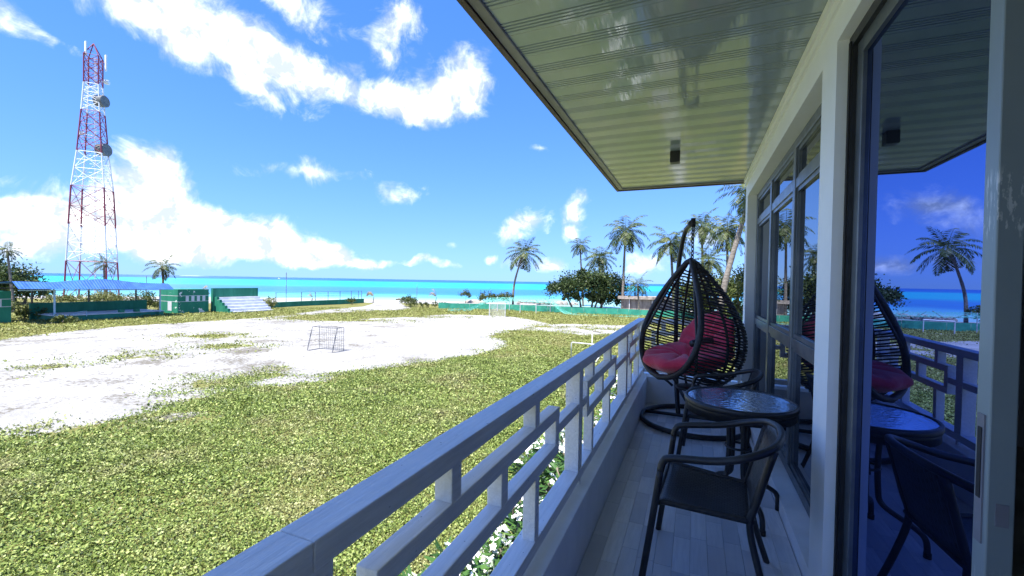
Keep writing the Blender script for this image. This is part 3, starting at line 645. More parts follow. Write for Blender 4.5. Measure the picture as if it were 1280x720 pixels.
for i, z in enumerate(np.linspace(.10, EH - .10, 38)):
    n_ = 96; pts = []; dz = .006 * math.sin(i * 2.1)
    for k in range(n_ + 1):                       # strands dip towards the back of the basket
        th = -math.pi + 2 * math.pi * k / n_; zz_ = z
        for _ in range(6): zz_ = .5 * zz_ + .5 * (z - .26 * er_(min(EH, max(0, zz_))) * math.cos(th))
        if zz_ < .005 or zz_ > EH - .03: pts.append(None); continue
        pts.append(ept(th, zz_) + Vector((math.sin(th), math.cos(th), 0)) * .014 + Vector((0, 0, dz * math.sin(k * .35))) if er_(zz_) * math.cos(th) >= yrim(zz_) - .004 else None)
    if None in pts:
        mid_ = n_ // 2; a_ = b_ = mid_
        if pts[mid_] is None: continue
        while a_ > 0 and pts[a_ - 1] is not None: a_ -= 1
        while b_ < n_ and pts[b_ + 1] is not None: b_ += 1
        pts = pts[a_:b_ + 1]
        if len(pts) < 4: continue
    else: pts[-1] = pts[0].copy()
    MB().tube(pts, .0088 if z > .3 else .010, 6).build('strand', 'wicker', eg, True)
MB().lathe([(.001, -.01), (.13, -.005), (.14, .01), (.13, .025), (.001, .02)], 20).build('base_disc', 'wicker', eg, True)
MB().tube(catmull([(.16, .33, .50), (.10, .10, .52), (.16, -.12, .50)], 5), .035, 10).build('arm_bolster', 'weave', eg, True)
for i in range(8):
    zc = EH + .03 + i * .043; mb = MB(); ax = (1, 0) if i % 2 else (0, 1)
    mb.tube([Vector((ax[0] * .013 * math.cos(a_), ax[1] * .013 * math.cos(a_), zc + .030 * math.sin(a_))) for a_ in np.linspace(0, 2 * math.pi, 13)], .0055, 6).build('chain_link', 'black_metal', eg, True)
MB().tube([(0, 0, EH + .35), (0, 0, EH + .44)], .024, 10).build('spring_cover', 'black_rubber', eg, True)
# cushion
def puff(c, nrm, upv, R_, T, tuft=.5, creases=9, bowl=.0, ph=0):
    n_ = Vector(nrm).normalized(); u_ = Vector(upv); u_ = (u_ - n_ * u_.dot(n_)).normalized(); w_v = n_.cross(u_); mb = MB(); na, nr = 72, 14
    for side in (1, -1):
        b = len(mb.v)
        for i in range(nr + 1):
            q = i / nr; rr = math.sin(q * math.pi / 2)
            for k in range(na):
                a_ = 2 * math.pi * k / na; lob = 1 + .035 * math.cos(creases * a_ + ph)
                prof_ = math.sqrt(max(0, 1 - rr ** 3.2)); cre = .46 * (abs(math.sin(creases * .5 * a_ + ph + .5 * math.sin(3 * a_))) ** .45 - 1) * math.sin(min(1, rr * 1.15) * math.pi * .8) * 1.2
                h_ = T * (prof_ * (1 + cre) - (tuft * math.exp(-(rr / .20) ** 2) if side > 0 else 0))
                p_ = Vector(c) + (u_ * math.cos(a_) + w_v * math.sin(a_)) * (R_ * rr * lob) + n_ * (side * h_ * (1 if side > 0 else .55) + bowl * rr * rr)
                mb.v.append(tuple(p_))
        for i in range(nr):
            for k in range(na):
                q4 = (b + i * na + k, b + (i + 1) * na + k, b + (i + 1) * na + (k + 1) % na, b + i * na + (k + 1) % na)
                mb.f.append(q4 if side > 0 else q4[::-1])
    return mb
cu_t = thing('seat_cushion', 'plump red tufted cushion lying inside the egg chair', 'cushion', (EC.x, EC.y, .44), EA)
puff((0, -.03, .215), (0, -.16, 1), (0, 1, 0), .445, .15, .75, 9, .10).build('seat_pad', 'red_cotton', cu_t, True)
puff((0, .27, .40), (0, -1, .55), (0, 0, 1), .36, .12, .7, 9, .10, .6).build('back_pad', 'red_cotton', cu_t, True)

# ------------------------------------------------------------------ field-side buildings
def W(o, par):
    o.location = -par.location; return o
def wb(th, name, mat, *a, bevel=0):
    x0, x1, y0, y1, z0, z1 = a; l = th.location
    return MB().box(x0 - l.x, x1 - l.x, y0 - l.y, y1 - l.y, z0 - l.z, z1 - l.z).build(name, mat, th, bevel=bevel)
def onx(x, y, X): d = ray(x, y); return EYE + d * ((X - EYE.x) / d.x)
st = thing('stage_pavilion', 'open green stage with a corrugated blue roof on posts', 'pavilion', (-59.5, 26, GZ))
wb(st, 'platform', 'green_paint', -62.2, -57.5, 21.4, 30.6, GZ - .1, -2.74); wb(st, 'stage_floor', 'step_white', -62.0, -57.45, 21.35, 30.65, -2.74, -2.66)
wb(st, 'rear_wall', 'green_paint', -62.35, -62.05, 21.1, 31.2, GZ - .1, -1.6)
for y_ in (21.02, 29.96): wb(st, 'post_base', 'green_paint', -57.25, -56.75, y_ - .25, y_ + .25, GZ - .1, -2.75); wb(st, 'post', 'pale_blue', -57.06, -56.94, y_ - .06, y_ + .06, -2.75, -.1)
for y_ in (21.2, 25.66, 30.05): wb(st, 'post', 'black_metal', -62.1, -61.95, y_ - .06, y_ + .06, -1.6, -.1)
for y_ in (26.6, 28.0): wb(st, 'kerb_block', 'green_paint', -57.9, -57.42, y_ - .2, y_ + .2, -2.66, -2.36)
topz = [onx(x, y, -57.4) for x, y in ((21, 352), (60, 353), (85, 352.4), (105, 350.4), (122, 349), (135, 349.3), (150, 350.6), (165, 352.4), (185, 354), (210, 354.5))]
ty, tz = [p.y for p in topz], [p.z for p in topz]
y0_, y1_ = ty[0] - .3, ty[-1]
nsh = 18; me_ = None
for i in range(nsh):
    a_, b_ = y0_ + (y1_ - y0_) * i / nsh, y0_ + (y1_ - y0_) * (i + 1) / nsh - .012; rows = [[], [], []]
    for k_ in range(13):
        y_ = a_ + (b_ - a_) * k_ / 12; cz = .022 * (1 if k_ % 4 in (0, 1) else -1); fz = .02 - .16 * (y_ - y0_) / (y1_ - y0_) + rnd.uniform(-.01, .01)
        rows[0].append((-56.2 + cz, y_, fz)); rows[1].append((-57.4, y_, float(np.interp(y_, ty, tz)) + cz)); rows[2].append((-62.8, y_, float(np.interp(y_, ty, tz)) - .25 + cz))
    o = MB().grid(rows).build('roof_sheet', 'blue_roof', st); W(o, st); sm = o.modifiers.new('solid', 'SOLIDIFY'); sm.thickness = .012
wb(st, 'roof_beam', 'pale_blue', -57.08, -56.92, 18.6, 30.3, -.19, -.10); wb(st, 'roof_beam', 'black_metal', -62.12, -61.98, 19, 31.5, -.10, -.02)
o = MB().tube([(-57.2, 22.0, -2.85), (-57.2, 23.0, -2.35), (-57.2, 23.5, -2.3), (-57.2, 23.5, -2.85)], .035, 6).build('handrail', 'pale_blue', st); W(o, st)

def checker_wall(label, x0, x1, y0, y1, zt, squares):
    th = thing('field_wall', label, 'wall', ((x0 + x1) / 2, (y0 + y1) / 2, GZ))
    wb(th, 'wall_body', 'green_peeling', x0, x1, y0, y1, GZ - .2, zt)
    for z_ in (-1.06, -1.78):
        wb(th, 'white_line', 'step_white', x1, x1 + .012, y0, y1, z_, z_ + .05); wb(th, 'white_line', 'step_white', x0, x1, y0 - .012, y0, z_, z_ + .05)
    for i in range(squares): wb(th, 'white_square', 'step_white', x1, x1 + .01, y1 - 1.1 - i * .9, y1 - .62 - i * .9, -1.73, -1.01)
    return th
cw_ = checker_wall('peeling green block with a white chequer band beside the blue roofed stage', -62.0, -58.5, 32.64, 36.32, -.22, 0)
for i in range(4): wb(cw_, 'white_square', 'step_white', -58.5, -58.489, 33.55 + i * .66, 33.9 + i * .66, -1.72, -1.07)
wb(cw_, 'doorway_panel', 'step_white', -60.5, -59.7, 32.63, 32.638, -2.9, -1.75)
lw_ = checker_wall('peeling green wall end with white lines left of the stage, by the leaning palm', -61.5, -60, 10, 19.11, -.28, 6)
bl = thing('bleacher', 'white stepped spectator stand with green back wall', 'bleacher', (-57, 40, GZ))
wb(bl, 'back_wall', 'green_paint', -59.0, -58.6, 36.9, 43.3, GZ - .2, -.1)
ns = 6
for i in range(ns):
    wb(bl, 'step', 'step_white', -55.3 - (i + 1) * .55, -55.3 - i * .55, 37.4, 43.25, GZ - .2, GZ + .18 + i * .36)
    wb(bl, 'side_wall', 'green_paint', -55.32 - (i + 1) * .55, -55.32 - i * .55, 37.1, 37.398, GZ - .2, GZ + .2 + i * .37)
lwall = thing('low_wall', 'long low green wall bordering the beach beside the spectator stand', 'wall', (-60.5, 57, GZ)); wb(lwall, 'wall_body', 'green_paint', -60.8, -60.5, 46.6, 67.3, GZ - .3, -2.5); wb(lwall, 'coping', 'teal_tarp', -60.83, -60.47, 46.6, 67.3, -2.5, -2.45)
fe = thing('pipe_fence', 'thin grey pipe fence standing behind the long low wall', 'fence', (-62, 58, GZ))
for y_ in (48.9, 53.8, 56.7, 59.6, 62.5, 65.4, 67.35, 68.25): wb(fe, 'post', 'goal_dark', -62.04, -61.96, y_ - .04, y_ + .04, GZ - .3, -.95)
for z_ in (-1.0, -1.75): wb(fe, 'pipe', 'goal_dark', -62.02, -61.98, 48.9, 68.25, z_, z_ + .04)
fp = MB().tube([(0, 0, -.2), (0, 0, 5.6)], .05, 6).build('pole', 'goal_dark'); fp.location = (-61.3, 50.2, GZ); tag(fp, 'thin dark pole rising above the low wall against the sea', 'pole')
fp2 = MB().tube([(0, 0, -.2), (0, 0, 4.0)], .045, 6).build('pole', 'goal_dark'); p_ = D(521, 378, 80); fp2.location = (p_.x, p_.y, GZ); tag(fp2, 'thin dark pole beside the rounded shrub near the beach gap', 'pole')
fp3 = MB().tube([(0, 0, -.2), (0, 0, 4.6)], .05, 6).build('pole', 'goal_dark'); p_ = D(183, 360, 70); fp3.location = (p_.x, p_.y, GZ); tag(fp3, 'thin dark pole behind the stage roof beside a split palm', 'pole')
# green sheet fence along the far touchline
gpts = [G(x, y) for x, y in ((548, 386), (600, 387), (640, 388.5), (700, 391), (745, 393), (800, 395.5), (850, 398), (930, 402))]
gf = thing('sheet_fence', 'low green sheeted fence along the far end of the field', 'fence', (-20, 66, GZ))
for a_, b_ in zip(gpts[:-1], gpts[1:]):
    n_ = max(2, int((b_ - a_).length / 1.6))
    for i in range(n_):
        p0, p1 = a_.lerp(b_, i / n_), a_.lerp(b_, (i + .985) / n_); h_ = 1.0 + rnd.uniform(-.04, .04); dd = (p1 - p0).normalized(); nn = Vector((dd.y, -dd.x, 0)) * .015
        o = MB().hexa([p0 - nn, p1 - nn, p0 + nn, p1 + nn] + [q + Vector((0, 0, h_)) for q in (p0 - nn, p1 - nn, p0 + nn, p1 + nn)]).build('sheet', 'teal_tarp', gf); W(o, gf)
# hut
hp = D(776, 388, 80); hut = thing('wooden_hut', 'weathered grey board hut with flat thatch roof beside the short palm', 'hut', (hp.x + 5, hp.y + 2, GZ))
for i in range(30): wb(hut, 'board', 'old_wood', hp.x + i * .36, hp.x + i * .36 + .345, hp.y, hp.y + .06 + .02 * rnd.random(), GZ - .3, GZ + 1.9 + .05 * rnd.random())
wb(hut, 'wall_body', 'old_wood', hp.x + .02, hp.x + 10.7, hp.y + .08, hp.y + 4, GZ - .3, GZ + 1.88)
wb(hut, 'roof', 'thatch', hp.x - .5, hp.x + 11.2, hp.y - .6, hp.y + 4.5, GZ + 1.95, GZ + 2.45); 
for i in (3, 11, 20): wb(hut, 'post', 'white_steel', hp.x + i * .5, hp.x + i * .5 + .1, hp.y - .3, hp.y - .2, GZ - .3, GZ + 1.95)

# ------------------------------------------------------------------ telecom tower
tp = D(116, 350, 78); tw = thing('telecom_tower', 'tall red and white lattice telecom tower behind the blue roofed stage', 'tower', (tp.x, tp.y, GZ))
view = Vector((tp.x, tp.y, 0)).normalized(); latv = Vector((view.y, -view.x, 0)); S_ = 78 / 538.0 * view.dot(Vector((cf.x, cf.y, 0)))
ztop = D(118, 57, 78).z - GZ; zy = lambda y: D(117, y, 78).z - GZ
HB = zy(108)
def half(z):                                       # half diagonal
    return (33 * S_ if z < 0 else np.interp(z, [0, zy(350), zy(240), zy(190), zy(115), HB, ztop + 1], [36.5 * S_ / 1.0, 35 * S_, 28.5 * S_, 20.5 * S_, 13 * S_, 12.6 * S_, 12.6 * S_])) * 1.07
ang0 = rad(27)
def corner(k, z):
    a_ = ang0 + k * math.pi / 2; r_ = half(z); return (latv * math.cos(a_) + view * math.sin(a_)) * r_ + Vector((0, 0, z))
levels = [0, zy(327), zy(305), zy(283), zy(260), zy(236), zy(214), zy(193), zy(176), zy(159), zy(142), zy(130), zy(119), zy(108), zy(96), zy(84), zy(73)]
bands = [(0, 1, 'tower_red'), (1, 3, 'tower_white'), (3, 5, 'tower_red'), (5, 7, 'tower_white'), (7, 10, 'tower_red'), (10, 13, 'tower_white'), (13, 16, 'tower_red')]
for a_, b_, mt in bands:
    for k in range(4): MB().tube([corner(k, levels[a_]), corner(k, levels[b_])], .13 if a_ < 5 else .11, 6).build('leg', mt, tw)
    for i in range(a_, b_):
        z0, z1 = levels[i], levels[i + 1]; mb = MB(); zm = (z0 + z1) / 2
        for k in range(4):
            k2 = (k + 1) % 4; mid = (corner(k, z1) + corner(k2, z1)) / 2; r_ = .048
            mb.tube([corner(k, z0), corner(k2, z1)], r_, 4); mb.tube([corner(k2, z0), corner(k, z1)], r_, 4); mb.tube([corner(k, z1), corner(k2, z1)], r_, 4)
            mb.tube([corner(k, zm), (corner(k, zm) + corner(k2, zm)) / 2], .035, 4); mb.tube([corner(k2, zm), (corner(k, zm) + corner(k2, zm)) / 2], .035, 4)
        mb.build('bracing', mt, tw)['kind'] = 'stuff'
mb = MB(); zl_ = np.arange(0, levels[-1], .9)
for s in (-.2, .2): mb.tube([(s, .3, 0), (s, .3, levels[-1])], .045, 4)
for z in zl_: mb.tube([(-.2, .3, z), (.2, .3, z)], .03, 4)
mb.build('ladder', 'tower_white', tw)
tt = levels[-1]
for k in range(4): MB().tube([corner(k, tt), (0, 0, ztop)], .08, 5).build('top_strut', 'tower_red', tw)
def drum(y, xoff, r_, dep, facing, mt='dish_grey'):
    c_ = latv * xoff + Vector((0, 0, zy(y))) - view * .6; f_ = facing.normalized()
    MB().tube([c_ - f_ * dep * .5, c_ + f_ * dep * .45, c_ + f_ * dep * .5], [r_ * .96, r_, r_ * .93], 24).build('dish', mt, tw)
    MB().tube([c_ - f_ * dep * .5, Vector((0, 0, c_.z))], .07, 5).build('dish_arm', 'tower_white', tw)
drum(127, 10 * S_, 10 * S_, 1.4, latv * .8 - view * .7); drum(187, 13 * S_, 10.5 * S_, 1.4, latv * .8 - view * .7); drum(102, 17 * S_, 4.0 * S_, .6, latv - view * .5, 'antenna_white'); drum(171, -15 * S_, 3.2 * S_, .5, -latv - view, 'antenna_white')
for xo, y0, y1 in ((-9.6, 75, 58), (15.5, 88, 68)):
    c_ = latv * xo * S_ - view * .5
    o = MB().box(-.2, .2, -.1, .1, zy(y0), zy(y1)).build('panel_antenna', 'antenna_white', tw); o.location = c_
    MB().tube([c_ + Vector((0, 0, (zy(y0) + zy(y1)) / 2)), Vector((0, 0, (zy(y0) + zy(y1)) / 2))], .05, 4).build('antenna_arm', 'tower_red', tw)

view = Vector((cf.x, cf.y, 0)).normalized(); latv = Vector((cr.x, cr.y, 0))
# ------------------------------------------------------------------ goals and nets
def frame_goal(label, pts, w, h, d, rz, mat, r_=.035, net=True, lean=0.0):
    g = thing('goal_frame', label, 'goal', (pts.x, pts.y, GZ), rz)
    A = [(-w / 2, 0, 0), (w / 2, 0, 0)]; T = [(-w / 2, lean, h), (w / 2, lean, h)]; Bk = [(-w / 2, d, h), (w / 2, d, h)]; Bf = [(-w / 2, d, 0), (w / 2, d, 0)]
    for i in (0, 1):
        MB().tube([A[i], T[i]], r_, 6).build('upright', mat, g); MB().tube([T[i], Bk[i]], r_ * .8, 6).build('top_tube', mat, g); MB().tube([Bk[i], Bf[i]], r_ * .6, 6).build('rear_upright', mat, g); MB().tube([Bf[i], A[i]], r_ * .7, 6).build('ground_tube', mat, g)
    MB().tube([T[0], T[1]], r_, 6).build('crossbar', mat, g); MB().tube([Bk[0], Bk[1]], r_ * .8, 6).build('rear_bar', mat, g); MB().tube([A[0], A[1]], r_ * .8, 6).build('ground_bar', mat, g)
    if net:
        mb = MB(); s = .16
        for k in range(int(h / s)): mb.tube([(-w / 2, d, k * s), (w / 2, d, k * s)], .011, 3)
        for k in range(int(w / s)): mb.tube([(-w / 2 + k * s, d, 0), (-w / 2 + k * s, d, h)], .011, 3)
        for sx in (-1, 1):
            for k in range(int(h / s)): mb.tube([(sx * w / 2, 0, k * s), (sx * w / 2, d, k * s)], .009, 3)
        mb.build('net', 'dish_grey' if mat == 'goal_dark' else 'white_steel', g)['kind'] = 'stuff'
    return g
frame_goal('small dark framed goal standing alone on the white sand', (G(384, 438.5) + G(415, 441)) / 2 + Vector((0, .0, 0)), 2.1, 1.55, 1.02, rad(2), 'goal_dark', .032, True, .42)
frame_goal('grey framed goal at the far edge of the sand in front of the green fence', (G(612, 396) + G(631, 397)) / 2, 2.1, 1.8, .9, rad(25), 'white_steel', .05)
frame_goal('small white goal with thin posts close to the far green fence', G(660, 392), 2.4, 1.4, .8, rad(20), 'white_steel', .05, False)
ng = thing('pipe_goal', 'white pipe goal frame lying in the weeds beyond the balcony railing', 'goal', (G(714, 447).x, G(714, 447).y, GZ), rad(-8))
MB().tube([(0, 0, 0), (0, 0, .92), (.06, 0, .98), (2.3, 0, .98)], .035, 8).build('frame_tube', 'white_steel', ng, True); MB().tube([(1.15, .6, 0), (1.2, .5, 1.75)], .035, 8).build('upright', 'white_steel', ng, True)
MB().tube([(2.3, 0, .98), (2.0, -1.2, 0)], .03, 8).build('stay', 'white_steel', ng, True); MB().tube([(1.2, .5, 1.75), (1.75, .5, 1.7)], .03, 8).build('top_stub', 'trunk', ng, True)
# sagging practice net on poles
nt = thing('training_net', 'sagging teal net strung between poles above the green fence', 'net', (G(650, 388).x, G(650, 388).y, GZ))
tops = [D(606, 372.5, 69), D(622, 371, 68), D(640, 371.5, 68), D(690, 374, 68)]; 
def netrow(path): return [Vector(p) for p in path]
def sheet(up, lo, name='net_sheet', n=10):
    rows = []
    for j in range(5): rows.append([Vector(a_).lerp(Vector(b_), j / 4) + Vector((0, 0, -.35 * math.sin(math.pi * j / 4))) for a_, b_ in zip(up, lo)])
    o = MB().grid(rows).build(name, 'teal_net', nt, True); W(o, nt)
up = catmull([D(560, 386, 66), D(585, 385, 67), D(600, 378, 68), D(612, 373, 68)], 4); sheet(up, [p + Vector((0, -.3, -.42)) for p in up])
up = catmull([D(612, 372, 68), D(640, 371.5, 68), D(690, 374.5, 68)], 5); sheet(up, [p + Vector((0, -.6, -.5)) for p in up])
up = catmull([D(690, 374.5, 68), D(700, 383, 66), D(714, 391, 64), D(745, 394, 62), D(800, 395, 60)], 4); sheet(up, [p + Vector((0, -.4, -.5)) for p in up])
for x, y in ((622, 371), (637, 371.5), (688, 374.5), (706, 376)):
    a_ = D(x, y, 68); o = MB().tube([Vector((a_.x, a_.y, GZ - .1)), a_], .05, 6).build('pole', 'white_steel', nt); W(o, nt)
for x0, y0, x1, y1 in ((640, 372, 652, 378), (655, 379, 664, 372), (668, 373, 676, 380), (680, 373, 690, 380)):
    o = MB().tube([D(x0, y0, 70), D(x1, y1, 70)], .05, 5).build('loose_strut', 'goal_dark', nt); W(o, nt)

# ------------------------------------------------------------------ vegetation
def palm(label, base, top, R_, nf, seed, tr=.17, bend=.0, droop=1.0, mat='palm_leaf', dead=1, group='coconut palms', name='coconut_palm', wind=(0, 0), fan=None):
    g = np.random.default_rng(seed); base = Vector(base); base.z = groundz(base.x, base.y); top = Vector(top)
    th = thing(name, label, 'palm', base, 0, group); h = top - base
    side = Vector((h.x, h.y, 0))
    pts = [Vector((0, 0, -.3)), h * .33 - side * bend * .5 + Vector((0, 0, h.z * .02)), h * .68 - side * bend * .45, h]
    path = catmull(pts, 6); n_ = len(path)
    MB().tube(path, [tr * (1.35 - .6 * min(1, i / n_ * 1.0)) * (1 + .05 * math.sin(i * 2.3)) for i in range(n_)], 8).build('trunk', 'trunk', th, True)
    P, Dv, S, Lg, Wd, V = [], [], [], [], [], []
    c0 = np.array(h)
    for k in range(nf + dead):
        isd = k >= nf; az = 2 * math.pi * (k * .382 + g.uniform(-.05, .05)); q = (k % nf) / nf
        el = g.uniform(-1.3, -.9) if isd else rad(68) - q * rad(104) + g.uniform(-.12, .12)
        if fan is not None: az = fan + g.uniform(-.55, .55); el = rad(g.uniform(55, 86))
        d = np.array([math.cos(az) * math.cos(el), math.sin(az) * math.cos(el), math.sin(el)]); L_ = R_ * g.uniform(.85, 1.12) * (.75 if isd else 1)
        p = c0.copy(); ns_ = 16; twist = g.uniform(-.5, .5)
        for i in range(ns_):
            tt_ = (i + .5) / ns_; d = d + np.array([wind[0] * .04, wind[1] * .04, -.085 * droop * (.5 + 1.2 * tt_)]); d = d / np.linalg.norm(d); stp = L_ / ns_
            sd_ = np.cross(d, [0, 0, 1]); sd_ = sd_ / max(1e-6, np.linalg.norm(sd_)); nrm = np.cross(sd_, d)
            P.append(p.copy()); Dv.append(d.copy()); S.append(sd_); Lg.append(stp * 1.25); Wd.append(.035 * R_ * (1 - .7 * tt_)); V.append(.75)
            if tt_ > .12:
                ll = R_ * .30 * math.sin(math.pi * min(.98, (.12 + .86 * tt_))) ** .7
                for sgn in (-1, 1):
                    for u_ in (0, .5):
                        ld = d * g.uniform(.45, .8) + sd_ * sgn * 1.0 + nrm * twist * sgn * .4 + np.array([0, 0, -.55 * droop * g.uniform(.5, 1.3)]); ld /= np.linalg.norm(ld)
                        P.append(p + d * stp * u_); Dv.append(ld); s2 = np.cross(ld, nrm + .2 * g.normal(size=3)); S.append(s2 / max(1e-6, np.linalg.norm(s2)))
                        Lg.append(ll * g.uniform(.75, 1.1)); Wd.append(.026 * R_); V.append(np.clip((.05 if isd else .5) + g.normal(0, .18) + .2 * (el > .6), 0, 1))
            p = p + d * stp
    leaf_mesh('crown', np.array(P), np.array(Dv), np.array(S), np.array(Lg), np.array(Wd), mat, th, np.array(V))
    if R_ > 2.5 and mat == 'palm_leaf':
        for k in range(5):
            a_ = k * 1.26; o = MB().lathe([(.001, -.16), (.12, -.09), (.15, 0), (.11, .1), (.001, .15)], 8).build('coconut', 'bark', th, True); o.location = h + Vector((math.cos(a_) * .32, math.sin(a_) * .32, -.35))
    return th
def gpt(x, y, dist): p = D(x, y, dist); return Vector((p.x, p.y, groundz(p.x, p.y)))
palm('leaning coconut palm with a curved thin trunk standing alone on the beach', gpt(641, 380, 91), D(655, 316, 91), 5.0, 22, 1, .2, .5, 1.1)
palm('slim coconut palm rising behind the left of the big dark bush', gpt(729, 384, 96), D(725, 306, 96), 3.3, 18, 2, .18, 0, 1.2)
palm('bushy coconut palm sunk behind the top of the big dark bush', gpt(752, 384, 90), D(749, 322, 90), 4.6, 24, 3, .2, 0, 1.1)
palm('tall straight coconut palm beside the right end of the big dark bush', gpt(778, 386, 80), D(782, 290, 80), 5.0, 26, 4, .2, .3, 1.25)
palm('short young palm in front of the weathered hut', gpt(799, 389, 72), D(797, 356, 72), 3.0, 14, 5, .13, 0, .9, dead=1)
palm('coconut palm left of the hook of the egg chair stand', gpt(842, 386, 72), D(838, 303, 72), 4.6, 26, 6, .2, .2, 1.3)
palm('tall coconut palm showing just behind the chain of the egg chair', gpt(880, 384, 76), D(877, 282, 76), 4.2, 24, 7, .2, 0, 1.2)
palm('full coconut palm among the trees between the egg chair and the house wall', gpt(910, 384, 70), D(909, 288, 70), 4.6, 28, 8, .2, 0, 1.3)
palm('low bushy palm under the taller palms behind the egg chair', gpt(884, 386, 66), D(886, 325, 66), 3.6, 22, 9, .2, 0, 1.0)
palm('pale thick palm trunk leaning steeply against the house corner', gpt(896, 386, 48), D(940, 240, 48), 4.2, 22, 10, .27, .15, 1.2)
palm('coconut palm with pale leaning trunk behind the left end wall', gpt(17, 388, 52), D(9, 313, 52), 1.7, 16, 11, .13, .1, 1.1)
palm('small wind-blown palm in front of the tower, above the blue roof', gpt(132, 372, 66), D(130, 330, 66), 2.1, 13, 12, .16, 0, .8, wind=(-1, -.6), dead=0)
palm('windswept palm behind the right end of the blue roof', gpt(205, 376, 70), D(203, 333, 70), 3.0, 13, 13, .16, 0, 1.15, wind=(.3, .2), dead=2)
for lab, x, y, dist, h, R_, wd, sd_ in (('dry bent palm sapling behind the spectator stand', 318, 378, 66, 2.3, 1.7, (-1.2, -.6), 21), ('dry thin palm sapling behind the pipe fence', 389, 377, 80, 2.0, 1.2, (-.8, -.4), 22), ('dry palm sapling bowed over on the beach by the low wall end', 466, 378, 86, 2.4, 2.2, (-1.6, -.7), 23),
                                  ('dry palm sapling bowed over behind the rounded shrub', 544, 380, 86, 2.6, 2.0, (-1.6, -.7), 24), ('dry wispy palm sapling above the chequered green block', 250, 385, 68, 3.6, 1.8, (.8, .5), 25)):
    b_ = gpt(x, y, dist); palm(lab, b_, b_ + Vector((.2, .1, h * .55)), R_ * 1.05, 4, sd_, .08, 0, 2.0, 'dry_frond', 0, 'wind-bent palm saplings', 'palm_sapling', (0, 0), math.atan2(wd[1], wd[0]))

def bush(label, base, blobs, nleaf, size, mat, seed, name='shrub', cat='shrub', group=None, trunks=0, clump=.22):
    g = np.random.default_rng(seed); base = Vector(base); base.z = groundz(base.x, base.y)
    th = thing(name, label, cat, base, 0, group); lat_ = np.array(latv); vw = np.array(view)
    P, Nn = [], []
    vol = np.array([b[3] * b[4] * b[5] for b in blobs]) ** .67; vol = vol / vol.sum()
    for (ox, od, oz, rx, rd, rz), fr in zip(blobs, vol):
        ncl = max(12, int(nleaf * fr / 26)); u = rdirs(ncl, g); u[:, 2] = np.where(u[:, 2] < -.35, -u[:, 2] * .5, u[:, 2]); rr = g.uniform(.62, 1.06, (ncl, 1))
        cc_ = u * rr
        c_ = cc_[:, :1] * rx * lat_ + cc_[:, 1:2] * rd * vw + np.array([0, 0, 1.0]) * cc_[:, 2:] * rz + lat_ * ox + vw * od + np.array([0, 0, oz])
        k = 26; off_ = g.normal(size=(ncl, k, 3)) * clump * min(rx, rz) * g.uniform(.5, 1.3, (ncl, 1, 1))
        P.append((c_[:, None] + off_).reshape(-1, 3)); nn_ = (u[:, 0:1] * lat_ + u[:, 1:2] * vw + u[:, 2:] * np.array([0, 0, 1.0]))
        Nn.append(np.repeat(nn_, k, 0))
    P = np.concatenate(P); Nn = np.concatenate(Nn); n = len(P); P[:, 2] = np.maximum(P[:, 2], .05)
    Dv = unit(Nn * .7 + rdirs(n, g) + np.array([0, 0, .15])); S = unit(np.cross(Dv, unit(Nn + .5 * rdirs(n, g))))
    leaf_mesh('crown', P, Dv, S, size * g.uniform(.6, 1.4, n), size * .62 * g.uniform(.7, 1.3, n), mat, th, np.clip(g.normal(.5, .22, n), 0, 1), None, .12)
    zmax = max(b[2] for b in blobs)
    for i in range(trunks):
        b = blobs[i % len(blobs)]; e_ = latv * b[0] + view * b[1]
        MB().tube(catmull([e_ * .55 + Vector((0, 0, -.3)), e_ * .75 + Vector((.1, 0, b[2] * .5)), e_ + Vector((0, 0, b[2] + b[5] * .3))], 5), [.22 - .012 * j for j in range(11)], 6).build('trunk' if trunks else 'stem', 'bark', th, True)
    if not trunks: MB().tube([(0, 0, -.2), (.05, 0, zmax * .6), (.1, .05, zmax)], [.06, .05, .03], 6).build('stem', 'bark', th, True)
    return th
bush('big spreading dark green seaside tree behind the green fence', gpt(735, 384, 84), [(-5.4, 0, 3.2, 2.6, 2.4, 1.9), (-2.4, .4, 4.0, 3.0, 2.8, 2.6), (1.2, 0, 4.4, 3.2, 2.8, 2.6), (4.3, .3, 3.6, 3.0, 2.6, 2.8), (2.0, -1, 2.6, 2.0, 1.5, 1.4), (5.6, 0, 2.0, 1.4, 1.2, 1.6), (-1.2, 0, 6.2, 1.0, 1, .9), (3.6, -.6, 1.2, 2.6, 1.2, 1.3), (-.6, -.5, 1.7, 2.0, 1.2, 1.2), (-3.4, 0, 2.0, 1.6, 1.2, 1.0)], 14000, .42, 'bush_leaf', 31, 'seaside_tree', 'tree', None, 5)
bush('dark green tree mass behind the left end wall', gpt(20, 385, 66), [(-5, 0, 3.4, 3.4, 3, 3.6), (-1, 0, 3.0, 3, 3, 3.0), (2.0, 0, 1.9, 2.2, 2.4, 2.0), (-1, -1, 1.2, 3.5, 1.5, 1.4), (-9, 0, 3.5, 4, 3, 4)], 12000, .40, 'bush_leaf', 32, 'seaside_tree', 'tree', None, 3)
